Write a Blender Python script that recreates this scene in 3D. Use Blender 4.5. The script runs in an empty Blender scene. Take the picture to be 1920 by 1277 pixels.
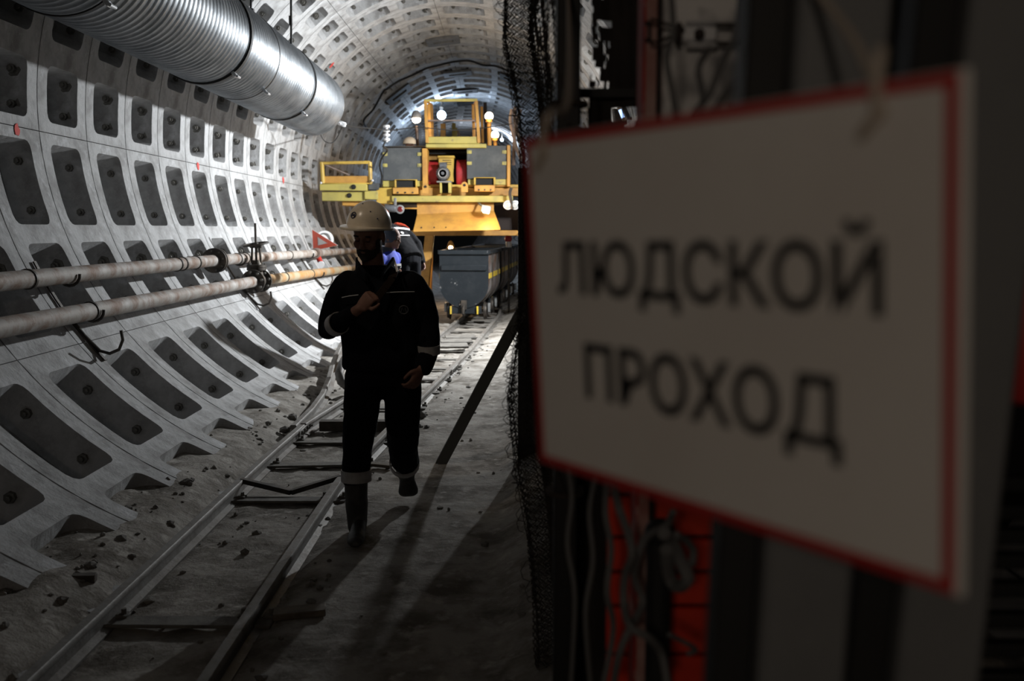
import bpy, bmesh, math, random
from mathutils import Vector, Matrix, Euler, noise
random.seed(7)
PI = math.pi
SC = bpy.context.scene
COL = SC.collection

# ------------------------------------------------------------------ camera
F, IW, IH = 1800.0, 1920.0, 1277.0
cam_d = bpy.data.cameras.new('camera')
cam = bpy.data.objects.new('camera', cam_d)
COL.objects.link(cam)
EYE = 1.65
cam.location = (0, 0, EYE)
cam.rotation_euler = (PI/2 - math.atan(208.5/F), 0, -math.atan(5/F))
cam_d.sensor_width = 36
cam_d.lens = F/IW*36
cam_d.clip_start = .02
cam_d.dof.use_dof = True
cam_d.dof.focus_distance = 6.3
cam_d.dof.aperture_fstop = 2.7
SC.camera = cam
RC = cam.rotation_euler.to_matrix()

# ------------------------------------------------------------------ world, lights, exposure
W = bpy.data.worlds.new('world'); SC.world = W; W.use_nodes = True
W.node_tree.nodes['Background'].inputs[0].default_value = (.9, .95, 1, 1)
W.node_tree.nodes['Background'].inputs[1].default_value = .002
SC.view_settings.view_transform = 'Standard'
SC.view_settings.look = 'None'
SC.view_settings.gamma = 1
SC.view_settings.use_curve_mapping = False
SC.view_settings.exposure = 0
try:
    SC.cycles.use_denoising = True
    SC.cycles.max_bounces = 6
    SC.cycles.sample_clamp_indirect = 3
except Exception:
    pass

def light(name, kind, loc, power, col, size=.1, aim=None, spread=None, spot=None, blend=.3):
    d = bpy.data.lights.new(name, kind)
    d.energy = power; d.color = col
    if kind == 'AREA':
        d.shape = 'DISK'; d.size = size
        if spread: d.spread = spread
    else:
        d.shadow_soft_size = size
    if kind == 'SPOT':
        d.spot_size = spot; d.spot_blend = blend
    o = bpy.data.objects.new(name, d); COL.objects.link(o)
    o.location = loc
    if aim is not None:
        o.rotation_euler = (Vector(aim) - Vector(loc)).to_track_quat('-Z', 'Y').to_euler()
    return o

COOL, WARM = (.93, .97, 1.0), (1.0, .68, .38)
FLOOD = Vector((1.55, 13.7, 3.27))
# the two flood lamps hung on the right wall: one thrown at the wall and the near track, one at the machine
light('flood_near', 'AREA', FLOOD + Vector((-.10, -.08, 0)), 530, COOL, .22, aim=FLOOD + Vector((-.80, -.12, -.38)), spread=2.7)
light('flood_machine', 'AREA', FLOOD + Vector((-.08, .52, .02)), 48, (1, .96, .9), .2, aim=(-1.4, 17.6, 2.6), spread=2.4)

# ------------------------------------------------------------------ pixel rays -> places in the tunnel
def ray(px, py):
    return RC @ Vector(((px - IW/2)/F, -(py - IH/2)/F, -1))
def at(px, py, Y):
    d = ray(px, py); return Vector((0, 0, EYE)) + d*(Y/d.y)
def gnd(px, py, z=0.0):
    d = ray(px, py); return Vector((0, 0, EYE)) + d*((z - EYE)/d.z)

# ------------------------------------------------------------------ materials
def mat(name, col, rough=.7, metal=0, col2=None, scale=6, detail=6, lo=.4, hi=.65, bump=0, bscale=None, col3=None, scale3=1.5,
        emit=None, estr=0, lo3=.5, hi3=.62, spec=None, coords='Object'):
    m = bpy.data.materials.new(name); m.use_nodes = True
    nt = m.node_tree; N = nt.nodes; L = nt.links
    b = N['Principled BSDF']
    b.inputs['Base Color'].default_value = (*col, 1)
    b.inputs['Roughness'].default_value = rough
    b.inputs['Metallic'].default_value = metal
    if spec is not None: b.inputs['Specular IOR Level'].default_value = spec
    if emit:
        b.inputs['Emission Color'].default_value = (*emit, 1); b.inputs['Emission Strength'].default_value = estr
    tc = N.new('ShaderNodeTexCoord')
    def nz(s, d=detail):
        n = N.new('ShaderNodeTexNoise'); n.inputs['Scale'].default_value = s; n.inputs['Detail'].default_value = d
        n.inputs['Roughness'].default_value = .65
        L.new(tc.outputs[coords], n.inputs['Vector']); return n
    def ramp(n, a, c):
        r = N.new('ShaderNodeMapRange'); r.inputs[1].default_value = a; r.inputs[2].default_value = c
        L.new(n.outputs[0], r.inputs[0]); return r
    out = None
    if col2:
        mx = N.new('ShaderNodeMix'); mx.data_type = 'RGBA'
        mx.inputs[6].default_value = (*col, 1); mx.inputs[7].default_value = (*col2, 1)
        L.new(ramp(nz(scale), lo, hi).outputs[0], mx.inputs[0]); out = mx.outputs[2]
    if col3:
        mx = N.new('ShaderNodeMix'); mx.data_type = 'RGBA'
        if out: L.new(out, mx.inputs[6])
        else: mx.inputs[6].default_value = (*col, 1)
        mx.inputs[7].default_value = (*col3, 1)
        L.new(ramp(nz(scale3), lo3, hi3).outputs[0], mx.inputs[0]); out = mx.outputs[2]
    if out: L.new(out, b.inputs['Base Color'])
    if bump:
        bp = N.new('ShaderNodeBump'); bp.inputs['Strength'].default_value = bump; bp.inputs['Distance'].default_value = .02
        L.new(nz(bscale or scale*3).outputs[0], bp.inputs['Height']); L.new(bp.outputs[0], b.inputs['Normal'])
    return m

M = {}
M['concrete'] = mat('lining_concrete', (.44, .44, .44), .85, 0, (.25, .245, .24), 4.2, 10, .42, .66, .5, 22, (.56, .565, .58), 7, lo3=.56, hi3=.72)
M['ground'] = mat('dusty_ground', (.36, .335, .30), .95, 0, (.13, .112, .09), 3.1, 12, .42, .62, 1.0, 14, (.46, .43, .39), 9, lo3=.54, hi3=.68)
M['rubble'] = mat('rubble', (.24, .225, .20), .95, 0, (.12, .11, .10), 8, bump=.6)
M['bolt'] = mat('bolt_steel', (.10, .095, .085), .6, .3, (.2, .19, .17), 20)
M['zinc'] = mat('galvanised_zinc', (.29, .305, .32), .42, .85, (.17, .185, .20), 3.5, 8, .4, .62, .05, 30, (.30, .31, .32), 2.2, lo3=.6, hi3=.7)
M['strap'] = mat('dark_strap', (.03, .03, .03), .6, .2)
M['pipe'] = mat('dusty_pipe', (.34, .31, .28), .7, .15, (.20, .125, .085), 5, 8, .45, .62, .25, 20, (.46, .44, .42), 3.3, lo3=.53, hi3=.66)
M['pipe_warm'] = mat('ochre_pipe', (.36, .30, .2), .65, .1, (.38, .19, .06), 3, 6, .42, .6, .2, 20)
M['iron'] = mat('dark_iron', (.035, .032, .03), .55, .5, (.09, .075, .06), 9, bump=.2)
M['rail'] = mat('dusty_rail', (.24, .23, .215), .55, .4, (.13, .11, .095), 7, 8, .45, .7, .2, 40)
M['tie'] = mat('dusty_steel_tie', (.2, .19, .17), .8, .2, (.1, .09, .08), 6, bump=.3)
M['wood'] = mat('dirty_timber', (.2, .17, .135), .9, 0, (.1, .08, .06), 5, bump=.4)
M['darkwood'] = mat('dark_timber', (.055, .045, .036), .9, 0, (.1, .085, .07), 7, bump=.4)
M['yellow'] = mat('yellow_paint', (.50, .335, .06), .5, 0, (.36, .23, .05), 3, 8, .48, .66, .12, 18, (.22, .15, .06), 4.5, lo3=.62, hi3=.7)
M['olive'] = mat('faded_yellow_paint', (.42, .35, .09), .55, 0, (.30, .26, .08), 3, 8, .45, .66, .12, 18, (.2, .16, .08), 4.5, lo3=.62, hi3=.7)
M['amber'] = mat('orange_yellow_paint', (.48, .25, .05), .55, 0, (.32, .16, .04), 3, 8, .45, .66, .12, 18)
M['rubber'] = mat('dark_grey_panel', (.06, .066, .07), .8, 0, (.10, .105, .105), 3, 8, .45, .7, .1, 30, (.035, .04, .042), 1.6, lo3=.52, hi3=.7)
M['chip'] = mat('chipped_yellow', (.42, .36, .1), .7, 0, (.2, .19, .1), 14)
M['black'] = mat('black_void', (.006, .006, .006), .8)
M['red'] = mat('red_paint', (.40, .025, .03), .5, 0, (.25, .015, .02), 4, bump=.05)
M['motor'] = mat('motor_grey', (.15, .16, .175), .45, .4, (.09, .095, .1), 10)
M['steelgrey'] = mat('grey_steel', (.3, .31, .31), .5, .5, (.2, .2, .2), 8)
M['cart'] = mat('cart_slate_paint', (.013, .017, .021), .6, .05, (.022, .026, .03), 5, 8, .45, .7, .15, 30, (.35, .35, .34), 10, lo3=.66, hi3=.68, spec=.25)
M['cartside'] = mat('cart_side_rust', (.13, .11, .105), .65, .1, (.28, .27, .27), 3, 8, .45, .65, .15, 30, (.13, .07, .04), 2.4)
M['stripe'] = mat('yellow_stripe', (.65, .48, .04), .55, 0, (.5, .33, .05), 6)
M['bulb'] = mat('bulb_glow', (1, .9, .7), .3, emit=(1, .8, .52), estr=26)
M['bluebulb'] = mat('blue_white_glow', (.8, .9, 1), .3, emit=(.42, .68, 1), estr=40)
M['worklamp'] = mat('worklamp_glow', (1, .85, .6), .3, emit=(1, .72, .36), estr=34)
M['led'] = mat('led_glow', (.9, .95, 1), .3, emit=(.30, .52, 1), estr=1.9)
M['pinkworn'] = mat('worn_pinkish_paint', (.42, .27, .24), .7, 0, (.30, .12, .10), 8, 6, .45, .65)
M['glass'] = mat('lamp_glass', (.55, .58, .58), .12, .3)
M['redglass'] = mat('red_lamp_glass', (.12, .012, .012), .15)
M['cloth'] = mat('navy_workwear', (.006, .0065, .009), .9, 0, (.004, .004, .006), 7, bump=.25, bscale=22, spec=.1)
M['cloth2'] = mat('black_workwear', (.005, .005, .006), .9, bump=.2, bscale=22, spec=.1)
M['skin'] = mat('skin', (.23, .115, .078), .65, 0, (.18, .085, .06), 14)
M['beard'] = mat('dark_hair', (.014, .010, .008), .8, bump=.4, bscale=160)
M['helmet'] = mat('cream_helmet', (.74, .64, .50), .28, 0, (.62, .53, .41), 7, 6, .5, .7)
M['helmetred'] = mat('orange_red_helmet', (.72, .09, .04), .3)
M['boot'] = mat('rubber_boot', (.022, .021, .02), .5, 0, (.05, .047, .042), 9, bump=.1)
M['reflect'] = mat('reflective_band', (.42, .41, .40), .5, .2, (.28, .25, .24), 12)
M['piping'] = mat('white_piping', (.55, .55, .55), .6)
M['blue'] = mat('bright_blue_cloth', (.02, .045, .42), .8, bump=.2, bscale=20)
M['greycloth'] = mat('slate_hood_cloth', (.06, .07, .10), .9)
M['logo'] = mat('dark_blue_print', (.02, .03, .08), .6)
M['dimlogo'] = mat('dim_grey_print', (.05, .05, .055), .6)
M['strapbrown'] = mat('brown_strap', (.022, .014, .010), .8, spec=.1)
M['signwhite'] = mat('sign_plastic', (.68, .66, .63), .45, 0, (.64, .61, .575), 5)
M['signred'] = mat('sign_red', (.42, .022, .018), .45)
M['signblack'] = mat('sign_black', (.012, .012, .012), .5)
M['string'] = mat('pale_string', (.42, .36, .30), .8)
M['wire'] = mat('rusty_wire', (.018, .014, .011), .8, .1, (.045, .032, .022), 10)
M['blacksteel'] = mat('black_steel', (.012, .012, .012), .6, .2)
M['greypost'] = mat('grey_painted_steel', (.155, .16, .163), .55, .1, (.125, .13, .135), 4)
M['darkside'] = mat('dark_grey_steel', (.05, .05, .046), .7)
M['cabinet'] = mat('grey_sheet', (.74, .73, .72), .6, 0, (.20, .20, .205), 6.5, 3, .44, .62, .1, 20, (.5, .5, .5), 14)  # dark mottling stands in for netting shadows on the sheet
M['redframe'] = mat('red_frame_paint', (.50, .035, .022), .5, 0, (.28, .02, .015), 9, col3=(.55, .36, .32), scale3=12, lo3=.6, hi3=.68)
M['chrome'] = mat('bright_steel', (.82, .83, .85), .3, .45)
M['darkbrown'] = mat('dark_brown_steel', (.03, .02, .017), .5, .4)
M['orange'] = mat('orange_red_plastic', (.75, .045, .01), .5, 0, (.6, .03, .01), 4)
M['net'] = mat('grey_netting', (.13, .13, .13), .8)
M['tarp'] = mat('dark_tarp', (.016, .014, .013), .8, 0, (.03, .022, .02), 4, bump=.5, bscale=12)
M['cable'] = mat('black_cable', (.012, .012, .012), .6)
M['hose'] = mat('brown_hose', (.22, .165, .14), .7, 0, (.12, .09, .075), 7)
M['insul'] = mat('white_ceramic', (.55, .55, .56), .35)
M['plate'] = mat('dark_plate', (.03, .03, .033), .8, 0, (.06, .055, .05), 6)
M['plategrey'] = mat('grey_plate', (.15, .15, .15), .8, 0, (.10, .10, .10), 6)
M['signedge'] = mat('white_enamel', (.7, .7, .7), .45)
M['paintmark'] = mat('red_spray_mark', (.6, .07, .06), .8)

# ------------------------------------------------------------------ mesh builder
class MB:
    def __init__(s): s.v = []; s.f = []; s.mi = []
    def add(s, vs, fs, mi=0):
        o = len(s.v); s.v += [Vector(v) for v in vs]
        s.f += [tuple(i + o for i in f) for f in fs]; s.mi += [mi]*len(fs); return s
    def box(s, c, sz, rot=None, bev=0, mi=0):
        x, y, z = (q/2 for q in sz)
        R = Euler(rot).to_matrix() if rot is not None and not isinstance(rot, Matrix) else (rot or Matrix.Identity(3))
        if not bev:
            vs = [(-x,-y,-z),(x,-y,-z),(x,y,-z),(-x,y,-z),(-x,-y,z),(x,-y,z),(x,y,z),(-x,y,z)]
            fs = [(0,3,2,1),(4,5,6,7),(0,1,5,4),(1,2,6,5),(2,3,7,6),(3,0,4,7)]
        else:
            b = min(bev, x*.9, y*.9, z*.9); bm = bmesh.new()
            bmesh.ops.create_cube(bm, size=1)
            for v in bm.verts: v.co = Vector((v.co.x*2*x, v.co.y*2*y, v.co.z*2*z))
            bmesh.ops.bevel(bm, geom=bm.edges[:], offset=b, segments=1, affect='EDGES')
            bm.verts.index_update()
            vs = [v.co.copy() for v in bm.verts]; fs = [tuple(v.index for v in f.verts) for f in bm.faces]; bm.free()
        return s.add([Vector(c) + R @ Vector(v) for v in vs], fs, mi)
    def bx(s, x0, y0, x1, y1, Y, dep, bev=.008, mi=0):
        """a box whose front face fills the rectangle seen at distance Y"""
        a = at(x0, y0, Y); b = at(x1, y1, Y)
        return s.box(((a.x+b.x)/2, Y + dep/2, (a.z+b.z)/2), (abs(b.x-a.x), dep, abs(a.z-b.z)), None, bev, mi)
    def bar(s, a, b, w, h=None, up=(0,0,1), bev=0, mi=0):
        a = Vector(a); b = Vector(b); d = (b-a); L = d.length; d.normalize(); u = Vector(up)
        if abs(d.dot(u)) > .98: u = Vector((0,1,0))
        sd = d.cross(u).normalized(); u = sd.cross(d)
        R = Matrix((sd, d, u)).transposed()
        return s.box((a+b)/2, (w, L, h or w), R, bev, mi)
    def tube(s, pts, r, n=8, cap=True, mi=0, closed=False):
        pts = [Vector(p) for p in pts]; k = len(pts); rr = r if isinstance(r, (list, tuple)) else [r]*k
        vs = []; fs = []; pn = None
        for i, p in enumerate(pts):
            if closed: t = pts[(i+1) % k] - pts[i-1]
            else: t = pts[min(i+1, k-1)] - pts[max(i-1, 0)]
            t = t.normalized() if t.length > 1e-9 else Vector((0,0,1))
            if pn is None:
                pn = t.cross(Vector((0,0,1)) if abs(t.z) < .9 else Vector((1,0,0))).normalized()
            else:
                pn = pn - t*pn.dot(t)
                pn = pn.normalized() if pn.length > 1e-6 else t.orthogonal().normalized()
            bn = t.cross(pn)
            vs += [p + (pn*math.cos(2*PI*j/n) + bn*math.sin(2*PI*j/n))*rr[i] for j in range(n)]
        for i in range(k if closed else k-1):
            i2 = (i+1) % k
            fs += [(i*n+j, i*n+(j+1) % n, i2*n+(j+1) % n, i2*n+j) for j in range(n)]
        if cap and not closed: fs += [tuple(range(n))[::-1], tuple((k-1)*n+j for j in range(n))]
        return s.add(vs, fs, mi)
    def lathe(s, prof, c, axis=(0,0,1), n=16, mi=0, ref=None):
        """prof: (radius, offset along axis)"""
        a = Vector(axis).normalized(); u = Vector(ref).normalized() if ref else a.orthogonal().normalized(); w = a.cross(u); c = Vector(c); vs = []; fs = []
        for r, h in prof: vs += [c + a*h + (u*math.cos(2*PI*j/n) + w*math.sin(2*PI*j/n))*r for j in range(n)]
        for i in range(len(prof)-1): fs += [(i*n+j, i*n+(j+1) % n, (i+1)*n+(j+1) % n, (i+1)*n+j) for j in range(n)]
        if prof[0][0] > 1e-6: fs.append(tuple(range(n))[::-1])
        if prof[-1][0] > 1e-6: fs.append(tuple((len(prof)-1)*n+j for j in range(n)))
        return s.add(vs, fs, mi)
    def cyl(s, c, r, h, axis=(0,0,1), n=16, mi=0): return s.lathe([(r, -h/2), (r, h/2)], c, axis, n, mi)
    def sph(s, c, r, n=12, m=8, mi=0, R=None):
        sx, sy, sz = r if isinstance(r, (tuple, list)) else (r, r, r); c = Vector(c)
        vs = []; fs = []
        for i in range(1, m):
            t = PI*i/m
            vs += [Vector((sx*math.sin(t)*math.cos(2*PI*j/n), sy*math.sin(t)*math.sin(2*PI*j/n), sz*math.cos(t))) for j in range(n)]
        for i in range(m-2): fs += [(i*n+j, (i+1)*n+j, (i+1)*n+(j+1) % n, i*n+(j+1) % n) for j in range(n)]
        T = len(vs); vs += [Vector((0,0,sz)), Vector((0,0,-sz))]
        fs += [(T, j, (j+1) % n) for j in range(n)] + [(T+1, (m-2)*n+(j+1) % n, (m-2)*n+j) for j in range(n)]
        return s.add([c + (R @ v if R else v) for v in vs], fs, mi)
    def prism(s, poly, dirv, mi=0):
        """poly: planar list of points, extruded by dirv"""
        k = len(poly); d = Vector(dirv); p = [Vector(q) for q in poly]
        return s.add(p + [q + d for q in p], [tuple(range(k))[::-1], tuple(range(k, 2*k))] + [(i, (i+1) % k, k+(i+1) % k, k+i) for i in range(k)], mi)
    def loft(s, secs, n=16, cap=True, mi=0):
        """secs: (centre, half width a, half depth b, side dir, depth dir): elliptical rings with rounded ends"""
        vs = []; fs = []
        for c, a, b, u, w in secs:
            vs += [Vector(c) + Vector(u)*a*math.cos(2*PI*j/n) + Vector(w)*b*math.sin(2*PI*j/n) for j in range(n)]
        k = len(secs)
        for i in range(k-1): fs += [(i*n+j, i*n+(j+1) % n, (i+1)*n+(j+1) % n, (i+1)*n+j) for j in range(n)]
        if cap: fs += [tuple(range(n))[::-1], tuple((k-1)*n+j for j in range(n))]
        return s.add(vs, fs, mi)
    def mesh(s, name, mats, smooth=None, recalc=True, loc=None):
        me = bpy.data.meshes.new(name)
        o = Vector(loc) if loc is not None else Vector((0,0,0))
        me.from_pydata([v - o for v in s.v], [], s.f)
        for m in (mats if isinstance(mats, (list, tuple)) else [mats]): me.materials.append(m)
        if any(s.mi): me.polygons.foreach_set('material_index', s.mi)
        if recalc:
            bm = bmesh.new(); bm.from_mesh(me); bmesh.ops.recalc_face_normals(bm, faces=bm.faces[:]); bm.to_mesh(me); bm.free()
        if smooth is not None:
            me.polygons.foreach_set('use_smooth', [True]*len(me.polygons))
            if smooth < PI: me.set_sharp_from_angle(angle=smooth)
        me.update(); return me

SM = math.radians(40)
def obj(name, mb, m, parent=None, smooth=SM, **kw):
    """link one mesh object; its vertices are in world space when there is no parent, else kept in place under it"""
    if parent is None:
        me = mb.mesh(name, m, smooth, **kw) if isinstance(mb, MB) else mb
        o = bpy.data.objects.new(name, me); COL.objects.link(o); return o
    w = world_of(parent)
    me = mb.mesh(name, m, smooth, loc=w, **kw) if isinstance(mb, MB) else mb
    o = bpy.data.objects.new(name, me); COL.objects.link(o); o.parent = parent; return o
def world_of(o):
    v = Vector(o.location)
    while o.parent: o = o.parent; v += Vector(o.location)
    return v
def tag(o, label=None, cat=None, group=None, kind=None):
    if label: o['label'] = label
    if cat: o['category'] = cat
    if group: o['group'] = group
    if kind: o['kind'] = kind
    return o
def thing(name, loc, label, cat, group=None):
    o = bpy.data.objects.new(name, None); COL.objects.link(o); o.location = loc; o.empty_display_size = .1
    return tag(o, label, cat, group)
def solo(name, mb, m, loc, label, cat, group=None, smooth=SM):
    me = mb.mesh(name, m, smooth, loc=loc)
    o = bpy.data.objects.new(name, me); COL.objects.link(o); o.location = loc
    return tag(o, label, cat, group)
def copy_tree(o, parent=None, dv=None):
    c = o.copy(); COL.objects.link(c); c.parent = parent
    if dv is not None: c.location = Vector(o.location) + Vector(dv)
    for ch in list(o.children): copy_tree(ch, c)
    return c
def remesh(mb, voxel, smooth_it=3, name='tmp', disp=0, dscale=9, factor=.5):
    me = mb.mesh(name, [], None)
    o = bpy.data.objects.new(name, me); COL.objects.link(o)
    r = o.modifiers.new('r', 'REMESH'); r.mode = 'VOXEL'; r.voxel_size = voxel
    if smooth_it:
        sm = o.modifiers.new('s', 'SMOOTH'); sm.iterations = smooth_it; sm.factor = factor
    dg = bpy.context.evaluated_depsgraph_get()
    e = o.evaluated_get(dg); m2 = bpy.data.meshes.new_from_object(e)
    bpy.data.objects.remove(o); bpy.data.meshes.remove(me)
    if disp:
        nrm = [v.normal.copy() for v in m2.vertices]
        for v, n_ in zip(m2.vertices, nrm):
            p = v.co; q = Vector((p.x*dscale, p.y*dscale, p.z*dscale*.8))
            v.co = p + n_*disp*(noise.noise(q) + .5*noise.noise(q*2.3))
    m2.name = name
    return m2
def put(name, me, m, parent, extra=()):
    """link a ready mesh with world-space vertices under a thing"""
    w = world_of(parent)
    me.transform(Matrix.Translation(-w)); me.materials.clear(); me.materials.append(m)
    for e in extra: me.materials.append(e)
    me.polygons.foreach_set('use_smooth', [True]*len(me.polygons))
    o = bpy.data.objects.new(name, me); COL.objects.link(o); o.parent = parent; return o
def text_mesh(body, bold=0.0, res=4):
    c = bpy.data.curves.new('t', 'FONT'); c.body = body; c.size = 1; c.extrude = .004; c.offset = bold; c.resolution_u = res
    o = bpy.data.objects.new('t', c); COL.objects.link(o)
    dg = bpy.context.evaluated_depsgraph_get(); me = bpy.data.meshes.new_from_object(o.evaluated_get(dg))
    bpy.data.objects.remove(o); bpy.data.curves.remove(c)
    return me
# ------------------------------------------------------------------ tunnel lining
R0, XC, ZC, RW, Y0 = 2.757, -.94, 2.57, .861, 7.69
DEP, FL = .25, .16
def bend(Y): return -.0045*max(0, Y - 22)**2
JOINTS = [-80, -39, -3.2, 54.7, 84.2, 125.5, 183.2, 219, 260]
CELLS_L = [(-77, -60.5), (-57.5, -42), (-36, -21.8), (-18.7, -5), (-1.4, 8), (12, 26), (29.5, 42), (45.5, 52.5), (57, 69), (72, 82.2), (86.4, 101), (104, 122.6)]
CELLS = CELLS_L + [(128.5, 135), (138, 150), (153, 167), (171.5, 181.3), (185, 198.5), (201.8, 216), (222, 237.5), (240.5, 257)]
def pt(phi, r, y):
    a = math.radians(phi); return Vector((-math.cos(a)*r, y, math.sin(a)*r))
def segment_mesh(k):
    a, b = JOINTS[k] + .07, JOINTS[k+1] - .07
    mb = MB(); y0, y1 = .0055, RW - .0055
    cells = [c for c in CELLS if c[0] >= a and c[1] <= b]
    def strip(p0, p1, ya0, ya1, yb0, yb1, r=R0, r2=None):
        r2 = r if r2 is None else r2
        mb.add([pt(p0, r, ya0), pt(p0, r2, yb0), pt(p1, r2, yb1), pt(p1, r, ya1)], [(0, 1, 2, 3)])
    def solid(p0, p1):
        n = max(1, round((p1-p0)/2.5))
        for i in range(n):
            q0, q1 = p0 + (p1-p0)*i/n, p0 + (p1-p0)*(i+1)/n; strip(q0, q1, y0, y0, y1, y1)
    cur = a
    for c0, c1 in cells:
        solid(cur, c0); cur = c1
        rc = .075; deg = math.degrees(1/R0)
        n = max(3, round((c1-c0 - 2*rc*deg)/2.4))
        ph = [c0 + rc*deg*q for q in (0, .12, .45, 1)] + [c0 + rc*deg + (c1-c0-2*rc*deg)*i/n for i in range(1, n)] + [c1 - rc*deg*q for q in (1, .45, .12, 0)]
        ins = []
        for p in ph:
            d = min(p - c0, c1 - p)/deg
            q = 0 if d >= rc else rc - math.sqrt(max(0, rc*rc - (rc-d)**2))
            ins.append(q)
        jit = random.uniform(-.012, .012)
        lo = [FL + jit + q for q in ins]; hi = [RW - FL + jit - q for q in ins]
        # pocket floor: narrower, with slanting gussets in the corners
        p_in = [c0 + 1.0 + (p - c0)*(c1 - c0 - 2.0)/(c1 - c0) for p in ph]
        gus = []
        for p in ph:
            d = min(p - c0, c1 - p)/deg; gus.append(max(0, .10 - d)*.75)
        lo2 = [v + .02 + g for v, g in zip(lo, gus)]; hi2 = [v - .02 - g for v, g in zip(hi, gus)]
        RD = R0 + DEP
        for i in range(len(ph)-1):
            p0, p1 = ph[i], ph[i+1]; q0, q1 = p_in[i], p_in[i+1]
            strip(p0, p1, y0, y0, lo[i], lo[i+1]); strip(p0, p1, hi[i], hi[i+1], y1, y1)
            mb.add([pt(p0, R0, lo[i]), pt(p1, R0, lo[i+1]), pt(q1, RD, lo2[i+1]), pt(q0, RD, lo2[i])], [(0, 1, 2, 3)])
            mb.add([pt(p0, R0, hi[i]), pt(p1, R0, hi[i+1]), pt(q1, RD, hi2[i+1]), pt(q0, RD, hi2[i])], [(3, 2, 1, 0)])
            mb.add([pt(q0, RD, lo2[i]), pt(q1, RD, lo2[i+1]), pt(q1, RD, hi2[i+1]), pt(q0, RD, hi2[i])], [(0, 1, 2, 3)])
        for j, s in ((0, 1), (-1, -1)):
            v = [pt(ph[j], R0, lo[j]), pt(ph[j], R0, hi[j]), pt(p_in[j], RD, hi2[j]), pt(p_in[j], RD, lo2[j])]
            mb.add(v, [(0, 1, 2, 3) if s > 0 else (3, 2, 1, 0)])
    solid(cur, b)
    # joint faces, all the way through the thickness
    RO = R0 + .30
    n = max(2, round((b-a)/4))
    for i in range(n):
        p0, p1 = a + (b-a)*i/n, a + (b-a)*(i+1)/n
        for y in (y0, y1):
            mb.add([pt(p0, R0, y), pt(p1, R0, y), pt(p1, RO, y), pt(p0, RO, y)], [(0, 1, 2, 3)])
        mb.add([pt(p0, RO, y0), pt(p1, RO, y0), pt(p1, RO, y1), pt(p0, RO, y1)], [(0, 1, 2, 3)])
    for p in (a, b): mb.add([pt(p, R0, y0), pt(p, R0, y1), pt(p, RO, y1), pt(p, RO, y0)], [(0, 1, 2, 3)])
    me = mb.mesh('lining_segment', M['concrete'], None, recalc=False)
    bm = bmesh.new(); bm.from_mesh(me); bmesh.ops.remove_doubles(bm, verts=bm.verts[:], dist=.0004)
    bm.to_mesh(me); bm.free()
    me.polygons.foreach_set('use_smooth', [True]*len(me.polygons)); me.set_sharp_from_angle(angle=math.radians(22))
    return me
def bolt_shape(mb, c):
    mb.lathe([(.0, -.075), (.017, -.072), (.018, -.05), (.033, -.05), (.033, -.016), (.058, -.014), (.060, .0)], c, (0, 1, 0), 7)
bolt_mb = MB(); bolt_shape(bolt_mb, (0, 0, 0)); BOLT = bolt_mb.mesh('bolt', M['bolt'], SM)
SEGM = [segment_mesh(k) for k in range(8)]
lining = bpy.data.objects.new('wall_tunnel', None); COL.objects.link(lining); lining.location = (XC, 0, ZC)
tag(lining, 'ribbed concrete tunnel lining of bolted rings with deep pockets', kind='structure')
def bolt_places(c):
    L = c[1] - c[0]
    return [(c[0]+c[1])/2] if L < 9 else [c[0] + L*.22, c[1] - L*.22]
far_bolts = MB(); rest = MB(); nb = 0; nseg = 0
for n in range(-11, 48):
    Y = Y0 + n*RW; dx = bend(Y); near = 2.6 < Y < 40.5
    for k in range(8):
        if near and nseg < 300 and k not in (7,):
            s = bpy.data.objects.new('lining_segment', SEGM[k]); COL.objects.link(s); s.parent = lining; s.location = (dx, Y, 0); nseg += 1
        else:
            o = len(rest.v); me = SEGM[k]
            rest.add([v.co + Vector((dx, Y, 0)) for v in me.vertices], [tuple(p.vertices) for p in me.polygons]); s = None
        for c in CELLS:
            if not (c[0] >= JOINTS[k] and c[1] <= JOINTS[k+1]): continue
            for p in bolt_places(c):
                q = pt(p, R0 + .105, RW - FL + .004)
                if s is not None and 3 < Y < 16 and p < 112 and nb < 300:
                    b = bpy.data.objects.new('bolt', BOLT); COL.objects.link(b); b.parent = s; b.location = q; nb += 1
                elif Y < 30: bolt_shape(far_bolts, q + Vector((dx, Y, 0)))
fb = bpy.data.objects.new('bolt', far_bolts.mesh('bolts_far', M['bolt'], SM)); COL.objects.link(fb); fb.parent = lining; fb['kind'] = 'stuff'
rs = bpy.data.objects.new('lining_segment', rest.mesh('lining_rest', M['concrete'], math.radians(22), recalc=False)); COL.objects.link(rs); rs.parent = lining; rs['kind'] = 'stuff'
# red spray marks on the ribs
def on_wall(px, py, rr=R0 - .003):
    d = ray(px, py); o = Vector((0, 0, EYE)) - Vector((XC, 0, ZC))
    A = d.x*d.x + d.z*d.z; B = 2*(o.x*d.x + o.z*d.z); C = o.x*o.x + o.z*o.z - rr*rr
    t = (-B + math.sqrt(B*B - 4*A*C))/(2*A)
    return Vector((0, 0, EYE)) + d*t
for px, py, r in ((31, 243, .042), (371, 311, .045), (531, 338, .05), (622, 122, .06)):
    q = on_wall(px, py); nrm = Vector((XC - q.x, 0, ZC - q.z)).normalized(); mb = MB()
    u = Vector((0, 1, 0)); w = nrm.cross(u)
    ring = []
    for j in range(11):
        rr = r*(.75 + .35*random.random()); ring.append(q + u*rr*math.cos(2*PI*j/11) + w*rr*1.2*math.sin(2*PI*j/11))
    mb.prism(ring, nrm*.004)
    o = obj('spray_mark', mb, M['paintmark'], lining); o['label'] = 'red spray paint mark on the rib'

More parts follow.
